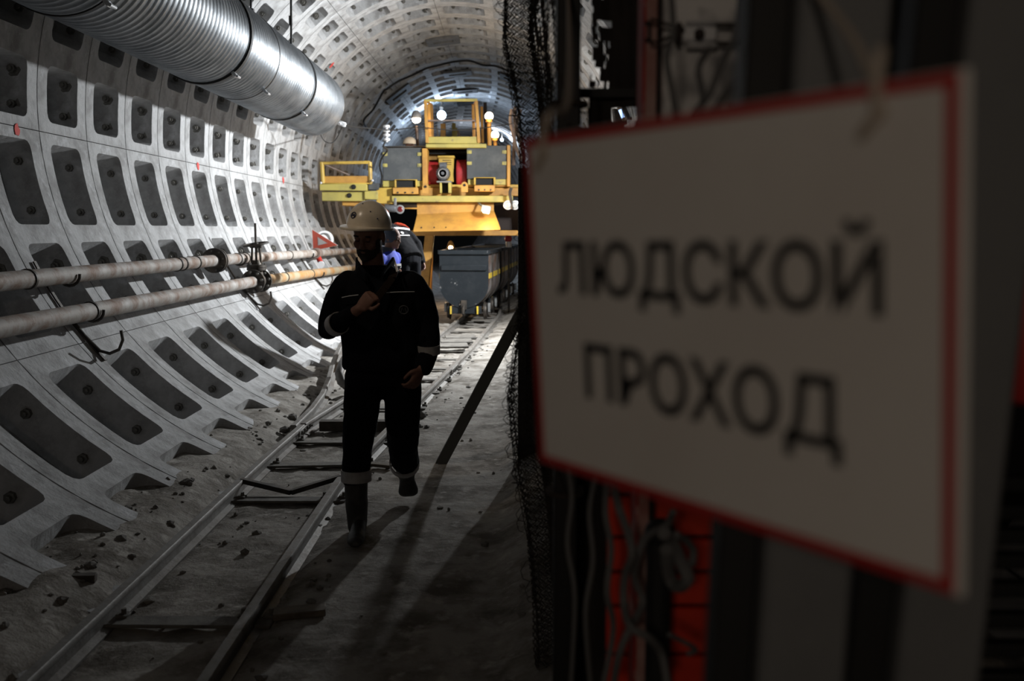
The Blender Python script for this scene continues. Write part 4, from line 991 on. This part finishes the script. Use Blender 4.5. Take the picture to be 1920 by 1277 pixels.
# --- the other workers, mostly hidden
def worker(base, yaw, label, jacket, hat, pose='stand', bend_=0, s=1.0, vox=.014, group=None):
    p = thing('person', base, label, 'person', group); R = Matrix.Rotation(yaw, 3, 'Z'); B = Vector(base)
    def G(x, y, z): return B + R @ Vector((x*s, y*s, z*s))
    hip = .92 if pose != 'sit' else .14
    def T(x, y, z):       # trunk points lean forward about the hip
        q = Matrix.Rotation(bend_, 3, 'X') @ Vector((x, y, z - hip)); return G(q.x, q.y, q.z + hip)
    up = hip - .92
    Rt = R @ Matrix.Rotation(bend_, 3, 'X'); u, w = Rt @ Vector((1, 0, 0)), Rt @ Vector((0, 1, 0))
    hcen = T(0, -.02, 1.60 + up)
    b = MB(); head_shapes(b, hcen, Rt, s); sweep(b, [T(0, .01, 1.3 + up), T(0, .0, 1.46 + up), hcen], [.09, .06, .06])
    b.loft([(T(0, 0, z + up), a*s, c*s, u, w) for z, a, c in ((.9, .15, .09), (1.15, .15, .09), (1.36, .17, .09), (1.42, .11, .07))], 16)
    arms = {'stand': [((.205, .01, 1.37), (.25, .03, 1.10), (.23, -.07, .86))], 'sit': [((.205, .01, 1.37), (.24, -.05, 1.12), (.16, -.26, 1.02))]}[pose][0]
    hips = [((.09, 0, .90), (.10, -.02, .50), (.10, .03, .10))] if pose != 'sit' else [((.09, -.02, .12), (.12, -.42, .14), (.12, -.80, .08))]
    for x in (-1, 1):
        A = [T(x*q[0], q[1], q[2] + up) for q in arms]; sweep(b, A, [.05*s, .042*s, .03*s]); hand(b, A[-1], A[-1] - A[-2], R @ Vector((-x, .2, 0)), -x, .5, s)
        L = [G(x*q[0], q[1], q[2]) for q in hips[0]]; sweep(b, L, [.08*s, .058*s, .04*s])
    put('body', remesh(b, .009, 3, 'body'), M['skin'], p); eyes(p, hcen, Rt, s)
    j = MB(); j.loft([(T(0, 0, z + up), a*s, c*s, u, w) for z, a, c in ((.84, .195, .13), (1.0, .19, .125), (1.2, .205, .13), (1.36, .215, .12), (1.42, .15, .10), (1.475, .08, .075))], 20)
    for x in (-1, 1): sweep(j, [T(x*q[0], q[1], q[2] + up) for q in arms], [.082*s, .066*s, .048*s])
    put('jacket', remesh(j, vox, 4, 'jacket', .008, 8), M[jacket], p)
    t = MB(); t.loft([(G(0, 0, hip + z), .17*s, .12*s, R @ Vector((1, 0, 0)), R @ Vector((0, 1, 0))) for z in (-.10, .0, .06)], 16)
    for x in (-1, 1): sweep(t, [G(x*q[0], q[1], q[2]) for q in hips[0]], [.105*s, .085*s, .07*s])
    put('trousers', remesh(t, vox, 4, 'trousers', .006, 8), M['cloth'], p)
    for x in (-1, 1):
        e = G(x*hips[0][2][0], hips[0][2][1], hips[0][2][2]); bt = MB(); f = R @ Vector((0, -1, 0))
        if pose != 'sit': sweep(bt, [e + Vector((0, 0, .16*s)), e], [.066*s, .055*s]); boot(bt, e, Vector((e.x, e.y, B.z)) - f*.07, Vector((e.x, e.y, B.z)) + f*.2)
        else: sweep(bt, [e - f*.18, e], [.066*s, .058*s]); boot(bt, e, e + f*.06 + Vector((0, 0, -.06)), e + f*.05 + Vector((0, 0, .2)), tuple(-f))
        put('boot', remesh(bt, .014, 2, 'boot'), M['boot'], p)
    if hat: helmet(p, hcen + Rt @ Vector((0, 0, .07))*s, Rt, hat)
    return p, T, Rt
bx = at(716, 445, 11.0)
wb, T, Rt = worker((bx.x, 11.0, 0.0), 1.25, 'worker in bright blue jacket with slate hood, half hidden behind the walking man', 'blue', None, bend_=.16, s=.97)
mb = MB(); c = T(0, .0, 1.635); mb.sph(c, (.092, .108, .10), 18, 12, R=Rt); o = obj('cap', mb, M['greycloth'], wb)
hm = bpy.data.objects.new('hood', None)
mb = MB(); mb.loft([(T(0, .03, z), a, b, Rt @ Vector((1, 0, 0)), Rt @ Vector((0, 1, 0))) for z, a, b in ((1.30, .20, .13), (1.38, .17, .125), (1.45, .12, .10), (1.50, .105, .09))], 20); obj('hood_collar', mb, M['greycloth'], wb); bpy.data.objects.remove(hm)
mb = MB(); mb.bar(T(-.10, -.135, 1.30), T(.10, -.135, 1.30), .008, .05); obj('pale_patch', mb, M['reflect'], wb)
bx = at(764, 445, 12.3)
step = thing('step_box', (bx.x, 12.35, 0), 'low timber step box under the worker in the black jacket', 'box')
mb = MB(); mb.box((bx.x, 12.35, .40), (.62, .56, .04), None, .005); obj('lid', mb, M['wood'], step)
mb = MB()
for s_ in (-1, 1): mb.box((bx.x + s_*.28, 12.35, .22), (.03, .5, .32), None, .004)
obj('side_board', mb, M['wood'], step)
mb = MB(); mb.box((bx.x, 12.11, .22), (.53, .03, .32), None, .004); mb.box((bx.x, 12.59, .22), (.53, .03, .32), None, .004); obj('end_board', mb, M['wood'], step)
wk, T, Rt = worker((bx.x, 12.35, .40), PI + .8, 'worker in black jacket with red shoulders seen from behind, right of the walking man', 'cloth2', 'helmetred', bend_=.86, s=1.0)
for x in (-1, 1):
    mb = MB(); mb.loft([(T(x*q, .0, z), a, b, Rt @ Vector((0, 0, 1)), Rt @ Vector((0, 1, 0))) for q, z, a, b in ((.09, 1.45, .03, .10), (.15, 1.43, .03, .105), (.21, 1.405, .028, .10), (.27, 1.36, .02, .075))], 12); obj('shoulder_yoke', mb, M['helmetred'], wk)
mb = MB(); bk = [T(x, .135, 1.27 + .02*math.cos(x*12)) for x in (-.17, -.1, 0, .1, .17)]
for a, b in zip(bk, bk[1:]): mb.bar(a, b, .012, .035, tuple(Rt @ Vector((0, 0, 1))))
obj('reflective_band', mb, M['signedge'], wk)
mb = MB(); c = T(.0, .142, 1.19); mb.cyl(c, .022, .008, tuple(Rt @ Vector((0, 1, 0))), 14); mb.bar(T(-.09, .142, 1.14), T(.09, .142, 1.14), .008, .014, tuple(Rt @ Vector((0, 0, 1)))); obj('back_print', mb, M['signedge'], wk)
bx = at(767, 280, 19.0); dz = at(767, 347, 19.0).z
worker((bx.x, 19.0, at(767, 349, 17.45).z), .9, 'worker in cream hard hat seated on the machine deck behind the left panel', 'cloth', 'helmet', pose='sit', s=1.0)
# ------------------------------------------------------------------ chain-link mesh curtain
def edge_x(z):      # leftmost side of the rolled-up free end
    return interp(z, [(0, .095), (.24, .088), (.6, .055), (.9, .01), (1.06, -.01), (1.25, .015), (1.5, .037), (1.9, .034), (2.15, .0), (2.29, -.027), (2.5, -.02), (3.4, -.01)])
POSTX, POSTY, ROLLY = .12, 1.95, 3.35
TURNS, FLAT = 3.2, 1.25
def roll_pt(a, z, seed=0):
    r = .040 + .006*a/(2*PI) + .014*noise.noise(Vector((math.cos(a)*1.3 + a*.2, math.sin(a)*1.3 + seed, z*3.2))) + .006*noise.noise(Vector((a*3, z*9, 5)))
    cx = edge_x(z) + .055; cy = ROLLY + .04*noise.noise(Vector((z*1.1, 3, 1)))
    return Vector((cx + math.cos(a)*r, cy - math.sin(a)*r*1.3, z))
def flat_pt(u, z, seed):
    e = roll_pt(0, z); q = Vector((u*4 + seed*7.3, z*1.7, seed*3.1)); k = .004 + .022*math.sin(PI*u)
    p = Vector((POSTX, POSTY, z)).lerp(e, u); p.x += k*(noise.noise(q) + .6*noise.noise(q*2.7)) + .016*seed*math.sin(PI*min(1, u*1.1)); return p
fence = thing('wire_mesh_fence', (POSTX, POSTY, 0), 'crumpled chain-link wire mesh hanging from a black post left of the sign', 'fence')
mb = MB(); c = .028; NZ = 240
def weave(fn, n, u0, u1):
    for i in range(n):
        pts = []
        for j in range(NZ):
            u = u0 + (u1 - u0)*(i + .5 + (.52 if j % 2 else -.52))/n
            p = fn(u, max(.012, j*c/2 + .01)); d = .0022 if (i + j) % 2 else -.0022; pts.append(p + Vector((d, d, 0)))
        mb.tube(pts, .0019, 3, cap=False)
weave(lambda u, z: roll_pt(u, z), 46, 0, 2*PI*TURNS)
for seed in (0, 1): weave(lambda u, z: flat_pt(u, z, seed), 40, 0, 1)
for _ in range(90):            # loose wire ends curling from the roll
    z = random.choice((random.uniform(2.0, 2.6), random.uniform(.7, 1.3), random.uniform(.1, 3))); p = roll_pt(PI + random.uniform(-.7, .5), z); a = random.uniform(-1, 1); L = random.uniform(.02, .065)
    mb.tube([p, p + Vector((-.4*L, .0, .3*L*a)), p + Vector((-.7*L, -.01, .9*L*a)), p + Vector((-.55*L, -.02, 1.4*L*a)), p + Vector((-.1*L, -.02, 1.6*L*a))], .0014, 3, cap=False)
wm = obj('wire_mesh', mb, M['wire'], fence, smooth=PI, recalc=False); wm['kind'] = 'stuff'
mb = MB(); mb.box((.118, 1.98, 1.7), (.048, .048, 3.4), None, .003); obj('post', mb, M['blacksteel'], fence)
mb = MB(); mb.box((.118, 1.98, .012), (.14, .14, .024), None, .003); obj('foot_plate', mb, M['blacksteel'], fence)
for z in (.5, 1.1, 1.9, 2.6, 3.1):
    mb = MB(); mb.lathe([(.036, -.005), (.042, -.005), (.042, .005), (.036, .005)], (.118, 1.98, z), (0, 0, 1), 12); mb.tube([(.118, 1.94, z), (.10, 1.93, z + .05), (.06, 1.96, z + .12), (.05, 2.0, z + .16)], .0022, 5); obj('tie_wire', mb, M['wire'], fence)
# leaning brace and the low partition it props
mb = MB(); a, b = gnd(826, 872, -.02), at(978, 585, 6.45)
d = (b-a).normalized(); sd = d.cross(Vector((0, 1, 0))).normalized()
mb.bar(a, b, .075, .012, tuple(Vector((0, 1, 0))), .002); mb.bar(a + sd*.033 + Vector((0, .035, 0)), b + sd*.033 + Vector((0, .035, 0)), .012, .07, (0, 1, 0), .002)
solo('brace_bar', mb, M['darkside'], a, 'dark steel angle bar leaning from the floor up to the partition behind the mesh', 'bar')
pt_ = thing('partition', (.75, 6.6, 0), 'low dark steel partition on the right behind the wire mesh fence', 'partition')
mb = MB(); mb.box((.80, 6.62, 1.02), (1.46, .03, 2.0), None, .004); obj('sheet', mb, M['darkside'], pt_)
for x in (.09, .8, 1.5):
    mb = MB(); mb.box((x, 6.57, 1.03), (.06, .06, 2.06), None, .004); obj('post', mb, M['blacksteel'], pt_)
for z in (.12, 1.0, 1.95):
    mb = MB(); mb.box((.80, 6.58, z), (1.4, .04, .05), None, .004); obj('rail', mb, M['blacksteel'], pt_)
# ------------------------------------------------------------------ dark tarp strip with torn edge
tp = thing('torn_tarp', (.27, 2.25, 0), 'dark torn tarp hanging between the black post and the red framed cabinet', 'tarp')
mb = MB(); YT = 2.25; nxx, nzz = 52, 220; idx = {}
holes = [(1150, 207, 1164, 228), (1174, 208, 1190, 230), (1077, 184, 1101, 232)]
zt, zb = 3.3, .02
def tarp_pt(i, j):
    z = zb + (zt - zb)*j/nzz; u = i/nxx
    py = 430 + (1.65 - z)*F/YT
    lx = 1104 + 9*noise.noise(Vector((z*9, 0, 3))) if py < 172 else (1076 + 6*noise.noise(Vector((z*9, 0, 3))) if py > 180 else 1096)
    x0, x1 = at(lx, 430, YT).x, at(1262, 430, YT).x
    x = x0 + (x1 - x0)*u; return Vector((x, YT + .035*noise.noise(Vector((x*14, z*1.4, 0))) + .012*noise.noise(Vector((x*40, z*4, 1))), z))
def pxl(p):
    v = RC.transposed() @ (p - Vector((0, 0, EYE))); return IW/2 + F*v.x/-v.z, IH/2 - F*v.y/-v.z
for j in range(nzz):
    for i in range(nxx):
        q = [tarp_pt(i, j), tarp_pt(i+1, j), tarp_pt(i+1, j+1), tarp_pt(i, j+1)]; cx, cy = pxl(sum(q, Vector())/4)
        if any(a - 2 <= cx <= c_ + 2 and b - 4 <= cy <= d_ + 4 for a, b, c_, d_ in holes): continue
        if cy < 172 and cx < 1148 and noise.noise(Vector((cx*.055, cy*.035, 7))) + .5*noise.noise(Vector((cx*.16, cy*.1, 2))) > .02 + (cx - 1110)*.012: continue
        mb.add(q + [v + Vector((0, .004, 0)) for v in q], [(0, 1, 2, 3), (7, 6, 5, 4)])
obj('sheet', mb, M['tarp'], tp, recalc=False)
mb = MB(); zr = at(1088, 176, 2.24).z; mb.bar((.12, 2.23, zr), (.40, 2.23, zr), .02, .02); obj('batten', mb, M['blacksteel'], tp)
# the small barred opening
mb = MB(); 
for px in (1088,): mb.bar(at(px, 184, 2.22), at(px, 233, 2.22), .003, .003)
for py in (197, 211): mb.bar(at(1074, py, 2.22), at(1104, py, 2.22), .003, .003)
mb.bar(at(1077, 197, 2.22), at(1100, 218, 2.22), .002, .002); obj('barred_opening', mb, M['wire'], tp)
# ------------------------------------------------------------------ cabinet with red frame and toggle latch
YC = 1.62
cb = thing('equipment_cabinet', (.33, 1.75, 0), 'grey sheet metal cabinet with red frame edge behind the sign, closed by a latch', 'cabinet')
a, b = at(1238, 430, YC), at(1414, 430, YC)
mb = MB(); mb.box(((a.x + b.x)/2, YC + .12, 1.75), (b.x - a.x, .24, 1.10), None, .006); obj('door', mb, M['cabinet'], cb)
a, b = at(1201, 430, YC), at(1226, 430, YC)
mb = MB(); mb.box(((a.x + b.x)/2, YC + .04, 1.65), (b.x - a.x, .08, 3.3), None, .004); rf = obj('red_frame', mb, M['redframe'], cb)
mb = MB(); mb.box((a.x + (b.x - a.x)*.58, YC - .001, 1.65), ((b.x - a.x)*.8, .004, 3.28), None, .001); o = obj('worn_strip', mb, M['pinkworn'], rf); o['label'] = 'worn pinkish front of the red frame'
mb = MB(); a2, b2 = at(1226, 430, YC), at(1239, 430, YC); mb.box(((a2.x + b2.x)/2, YC + .13, 1.65), (b2.x - a2.x, .2, 3.3)); obj('seam', mb, M['black'], cb)
mb = MB(); mb.box(((at(1238, 430, YC).x + at(1414, 430, YC).x)/2, YC + .40, .60), (.15, .2, 1.2), None, .004); obj('cabinet_base', mb, M['darkside'], cb)
YL = YC - .03
mb = MB(); mb.bx(1278, 46, 1346, 78, YL + .004, .02, .004)
lt = obj('latch', mb, M['chrome'], cb)
mb = MB(); lp = [at(1282, 53, YL), at(1262, 50, YL), at(1240, 42, YL), at(1222, 36, YL), at(1217, 45, YL), at(1217, 68, YL), at(1222, 79, YL), at(1236, 79, YL), at(1256, 68, YL), at(1272, 58, YL), at(1284, 57, YL)]
mb.tube(lp, .0028, 8); obj('hook_loop', mb, M['darkbrown'], lt)
mb = MB(); mb.bx(1288, 37, 1346, 45, YL - .008, .022, .004); obj('latch_cheek', mb, M['chrome'], lt)
mb = MB(); mb.bx(1288, 79, 1346, 87, YL - .008, .022, .004); obj('latch_cheek', mb, M['chrome'], lt)
mb = MB(); mb.bx(1304, 52, 1322, 72, YL - .012, .02, .004); obj('latch_pivot', mb, M['darkbrown'], lt)
mb = MB(); mb.bx(1270, 40, 1279, 84, YL - .006, .022, .003); obj('latch_nut', mb, M['darkbrown'], lt)
mb = MB(); mb.bx(1342, 42, 1386, 48, YL - .004, .016, .003); mb.bx(1342, 77, 1386, 83, YL - .004, .016, .003); mb.bx(1380, 42, 1393, 83, YL - .006, .018, .004); obj('latch_handle', mb, M['darkbrown'], lt)
for q0 in (38, 70):
    mb = MB(); mb.bx(1209, q0, 1224, q0 + 8, YC - .012, .02, .003); obj('latch_keeper', mb, M['darkbrown'], cb)
# netting strands hanging in front of the cabinet and barrier
nt_ = thing('tangled_netting', (.25, 1.42, 0), 'tangled grey netting strands hanging over the orange barrier below the sign', 'netting')
def strand(pts, r, Y, m='net'):
    P = [at(x, y, Y + .03*math.sin(i*1.7)) for i, (x, y) in enumerate(pts)]; out = []
    for i in range(len(P)-1):
        a_, b_, c_, d_ = P[max(i-1, 0)], P[i], P[i+1], P[min(i+2, len(P)-1)]
        for j in range(5):
            t = j/5; out.append(.5*((2*b_) + (c_-a_)*t + (2*a_-5*b_+4*c_-d_)*t*t + (3*b_-a_-3*c_+d_)*t**3))
    mb = MB(); mb.tube(out + [P[-1]], r, 7); obj('strand', mb, M[m], nt_)
strand([(1150, 905), (1160, 950), (1178, 1000), (1185, 1040), (1172, 1080), (1170, 1130), (1182, 1175), (1215, 1195), (1240, 1225), (1252, 1290)], .0065, 1.40)
strand([(1262, 960), (1250, 985), (1215, 1005), (1196, 1040), (1190, 1085), (1205, 1130), (1180, 1180), (1160, 1230), (1150, 1290)], .006, 1.44)
strand([(1245, 1000), (1260, 1015), (1275, 1050), (1290, 1085), (1270, 1100), (1255, 1080), (1250, 1030)], .010, 1.38)
strand([(1268, 1003), (1288, 1015), (1300, 1035), (1296, 1060)], .006, 1.40); strand([(1255, 1190), (1285, 1205), (1305, 1218), (1290, 1226)], .004, 1.42)
strand([(1140, 890), (1135, 960), (1146, 1030), (1138, 1110), (1150, 1180), (1130, 1290)], .005, 1.46)
strand([(1120, 880), (1105, 960), (1112, 1050), (1098, 1150), (1108, 1290)], .004, 1.5)
strand([(1060, 850), (1072, 930), (1064, 1020), (1078, 1120), (1070, 1290)], .004, 1.55)
for pts in ([(1392, -40), (1380, 60), (1352, 120), (1330, 175), (1300, 215), (1280, 260)], [(1256, -40), (1262, 60), (1250, 110), (1262, 180), (1272, 250)], [(1330, 90), (1310, 130), (1318, 190), (1298, 250)], [(1402, 120), (1372, 160), (1345, 200), (1320, 240)]): strand(pts, .0045, 1.30)
mb = MB(); p0, p1 = at(1236, 1000, 1.56), at(1232, 1290, 1.56); mb.tube([p0, Vector((p1.x, 1.56, 0.0))], .021, 12); mb.sph(p0, .026, 12, 8)
solo('black_pole', mb, M['blacksteel'], (p1.x, 1.56, 0), 'short black pole standing in front of the orange barrier', 'pole')
# orange slatted safety barrier
ob = thing('safety_barrier', (.26, 1.78, 0), 'orange-red slatted plastic safety barrier under the sign', 'barrier')
YB = 1.78; a, b = at(1146, 430, YB), at(1352, 430, YB); zs = [at(0, y, YB).z for y in (850, 930, 1010, 1075, 1139, 1230)]
zlist = zs + [zs[-1] - .09*i for i in range(1, 8)]
for z0, z1 in zip(zlist, zlist[1:]):
    if z1 < .03: break
    mb = MB(); mb.box(((a.x + b.x)/2, YB + .012, (z0 + z1)/2), (b.x - a.x, .024, z0 - z1 - .009), None, .003); obj('slat', mb, M['orange'], ob)
for x in (a.x + .012, b.x - .02, (a.x+b.x)/2 + .01):
    mb = MB(); mb.box((x, YB + .036, zlist[0]/2), (.02, .02, zlist[0]), None, .002); obj('upright', mb, M['darkside'], ob)
# ------------------------------------------------------------------ grey gate posts right behind the sign, added dark backdrop
def gpost(b0, t0, Y0_, Y1_, w, d, label):
    p0, p1 = at(*b0, Y0_), at(*t0, Y1_); dr = (p1 - p0)/(p1.z - p0.z); lo = p0 - dr*p0.z; hi = p1 + dr*(2.7 - p1.z)
    g = thing('gate_post', lo, label, 'post', 'square steel gate posts'); sh = Vector((0, d/2, 0)); mb = MB(); mb.bar(lo + sh, hi + sh, w, d, (0, 1, 0), .006); obj('tube', mb, M['greypost'], g)
    ss = Vector((-w/2 - .019, d/2 + .012, 0)); mb = MB(); mb.bar(lo + ss + Vector((0, 0, .02)), hi + ss, .036, d*.8, (0, 1, 0), .003); obj('shade_strip', mb, M['blacksteel'], g)['label'] = 'black strip put in for the shaded left side of the post'  # black strip stands in for shade on the left side of the tube
    mb = MB(); mb.bar(hi + sh, hi + sh + dr*.012, w + .006, d + .006, (0, 1, 0), .003); obj('end_cap', mb, M['darkside'], g)
    mb = MB(); mb.box(lo + sh + Vector((0, 0, .006)), (w + .08, d + .06, .012), None, .002); obj('foot_plate', mb, M['darkside'], g)
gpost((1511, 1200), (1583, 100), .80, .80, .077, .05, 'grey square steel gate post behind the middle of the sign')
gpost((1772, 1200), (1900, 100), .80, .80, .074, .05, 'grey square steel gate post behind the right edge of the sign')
gl = thing('dark_backdrop', (1.1, 2.35, 0), 'dark backdrop sheet added to keep the gap behind the grey posts black', 'backdrop')  # sheet added to block the light behind and keep this gap dark
mb = MB(); mb.box((1.10, 2.36, 1.5), (1.26, .02, 2.9), None, .003); obj('sheet', mb, M['blacksteel'], gl)
for x in (.49, 1.1, 1.71):
    mb = MB(); mb.box((x, 2.32, 1.5), (.05, .05, 2.9), None, .003); obj('backdrop_upright', mb, M['blacksteel'], gl)
for z in (.1, 1.5, 2.9):
    mb = MB(); mb.box((1.1, 2.32, z), (1.2, .05, .05), None, .003); obj('backdrop_crossbar', mb, M['blacksteel'], gl)
rk = thing('slatted_rack', (.80, 1.45, 0), 'dark slatted steel rack at the right edge behind the grey post', 'rack')
for py in (905, 958, 1003, 1050, 1103, 1160, 1215, 1270):
    z = at(1880, py, 1.45).z; mb = MB(); mb.box((.90, 1.45, z), (.42, .03, .022), None, .003); obj('slat', mb, M['blacksteel'], rk)
for x in (.705, 1.10):
    mb = MB(); mb.box((x, 1.475, .65), (.03, .03, 1.30), None, .003); obj('upright', mb, M['blacksteel'], rk)
cn = at(1926, 650, 1.4); mb = MB(); mb.lathe([(.03, -.085), (.045, -.075), (.048, -.06), (.048, .06), (.04, .085), (.016, .098), (.016, .115), (.0, .117)], cn, (0, 0, 1), 20)
re_ = thing('red_canister', cn, 'red canister hanging at the right edge of view beside the grey post', 'canister'); obj('shell', mb, M['signred'], re_)
mb = MB(); mb.cyl(cn + Vector((0, 0, .125)), .022, .02, n=12); mb.bar(cn + Vector((0, .0, .13)), cn + Vector((0, .9, .15)), .015, .015); obj('hanger', mb, M['blacksteel'], re_)

# ------------------------------------------------------------------ the hanging sign
SP, SRZ, SRX, SRY, SW, SH = Vector((.13803, .70897, 1.58417)), -.98614, .05668, -.0124, .4242, .30
SRM = Matrix.Rotation(SRZ, 3, 'Z') @ Matrix.Rotation(SRX, 3, 'X') @ Matrix.Rotation(SRY, 3, 'Y')
def suv(u, v, off=0): return SP + SRM @ Vector(((u - .5)*SW, -off, (.5 - v)*SH))
sn = thing('hanging_sign', SP, 'white plastic sign with red border and two lines of black Cyrillic letters, hung from strings', 'sign')
mb = MB(); mb.box(SP + SRM @ Vector((0, .002, 0)), (SW, .004, SH), SRM, .0012); obj('plate', mb, M['signwhite'], sn)
u0, u1, v0, v1 = .003, .988, .003, .997; bw, bh = .018, .025; mb = MB()
O = [(u0, v0), (u1, v0), (u1, v1), (u0, v1)]; I = [(u0 + bw, v0 + bh), (u1 - bw, v0 + bh), (u1 - bw, v1 - bh), (u0 + bw, v1 - bh)]
for i in range(4):
    j = (i+1) % 4; mb.prism([suv(*O[i], .0004), suv(*O[j], .0004), suv(*I[j], .0004), suv(*I[i], .0004)], SRM @ Vector((0, -.0004, 0)))
obj('red_border', mb, M['signred'], sn)
def bounds(me): xs = [v.co.x for v in me.vertices]; ys_ = [v.co.y for v in me.vertices]; return min(xs), max(xs), min(ys_), max(ys_)
capm = text_mesh('П', .012); _, _, _, CAP = bounds(capm)
for word, ua, ub, vt, vb_ in (('ЛЮДСКОЙ', .103, .878, .309, .457), ('ПРОХОД', .181, .806, .599, .755)):
    me = text_mesh(word, .018); xa, xb, _, _ = bounds(me)
    for v in me.vertices:
        uu = ua + (ub - ua)*(v.co.x - xa)/(xb - xa); vv = vb_ - (vb_ - vt)*v.co.y/CAP
        v.co = suv(uu, vv, .0008 + .0006*(1 if v.co.z > 0 else 0))
    me.transform(Matrix.Translation(-SP)); me.materials.clear(); me.materials.append(M['signblack']); o = bpy.data.objects.new('lettering', me); COL.objects.link(o); o.parent = sn
bpy.data.meshes.remove(capm)
def hole(u, v):
    mb = MB(); mb.lathe([(.0028, -.0008), (.005, -.0008), (.005, .0008), (.0028, .0008)], suv(u, v, .0006), tuple(SRM @ Vector((0, -1, 0))), 12); obj('eyelet', mb, M['string'], sn)
hole(.075, .055); hole(.872, .06)
s1 = suv(.872, .06, .004)
cable('hanging_string', [s1 + Vector((-.004, .012, -.012)), s1, suv(.870, .0, .003), suv(.866, -.06, -.004), at(1640, 150, .61), at(1600, 75, .68), at(1545, 0, .76), at(1500, -60, .80)], .0036, 'string', 'pale string holding the right corner of the sign', 'string', group=None)
s2 = suv(.075, .055, .004)
cable('hanging_string', [s2 + Vector((-.004, .01, -.012)), s2, suv(.082, .0, .003), suv(.095, -.06, -.002), at(1062, 200, .95), at(1068, 120, 1.2), at(1066, 30, 1.6), at(1064, -30, 1.93)], .0034, 'string', 'pale string holding the left corner of the sign', 'string')

# ------------------------------------------------------------------ the flood lamps on the right wall
fl = thing('flood_lamp', FLOOD, 'twin cool white flood lamps on the right tunnel wall glimpsed through the tarp', 'lamp')
for dy, aim in ((0, FLOOD + Vector((-.80, -.12, -.38))), (.5, Vector((-1.4, 17.6, 2.6)))):
    c = FLOOD + Vector((.05, dy, 0)); d = (aim - c).normalized(); mb = MB(); R = d.to_track_quat('-Z', 'Y').to_matrix()
    mb.box(c - d*.0, (.26, .22, .06), R, .01); h = obj('lamp_housing', mb, M['iron'], fl)
    mb = MB(); mb.box(c + d*.034, (.15, .12, .006), R, .002); obj('lamp_face', mb, M['led'], h)
mb = MB(); mb.bar(FLOOD + Vector((.10, -.1, -.05)), FLOOD + Vector((.10, .6, -.05)), .04, .04); mb.bar(FLOOD + Vector((.10, .25, -.05)), FLOOD + Vector((.20, .25, -.05)), .04, .04); obj('bracket', mb, M['iron'], fl)
# weak fill light added behind the viewpoint, no lamp known there
light('rear_fill', 'POINT', (-.5, -2.0, 2.3), 30, (1, .83, .67), .12)
light('helmet_fill', 'SPOT', (-2.0, 3.3, 4.25), 72, (1, .84, .66), .1, aim=(-.78, 5.2, 1.85), spot=.42, blend=.9)  # fill light added to brighten the helmet, no such lamp seen
lq = thing('far_or_fill_lamp', (-2.0, 3.3, 4.4), 'added lamp fixture for the helmet fill light above the near track, out of view', 'lamp')  # unseen fixture added to go with the helmet fill
mb = MB(); mb.sph((-2.0, 3.3, 4.43), .05, 12, 8); obj('bulb', mb, M['glass'], lq)
mb = MB(); mb.lathe([(.05, .0), (.06, .06), (.03, .12), (.012, .13), (.012, .62)], (-2.0, 3.3, 4.47), (0, 0, 1), 12); obj('lamp_holder', mb, M['iron'], lq)
lr = thing('far_or_fill_lamp', (-.5, -2.0, 2.52), 'added lamp fixture for the fill light behind the viewpoint', 'lamp')  # unseen fixture added to go with the rear fill
mb = MB(); mb.sph((-.5, -2.0, 2.56), .05, 12, 8); obj('bulb', mb, M['glass'], lr)
mb = MB(); mb.lathe([(.05, .0), (.06, .06), (.03, .12), (.012, .13), (.012, 2.7)], (-.5, -2.0, 2.60), (0, 0, 1), 12); obj('lamp_holder', mb, M['iron'], lr)
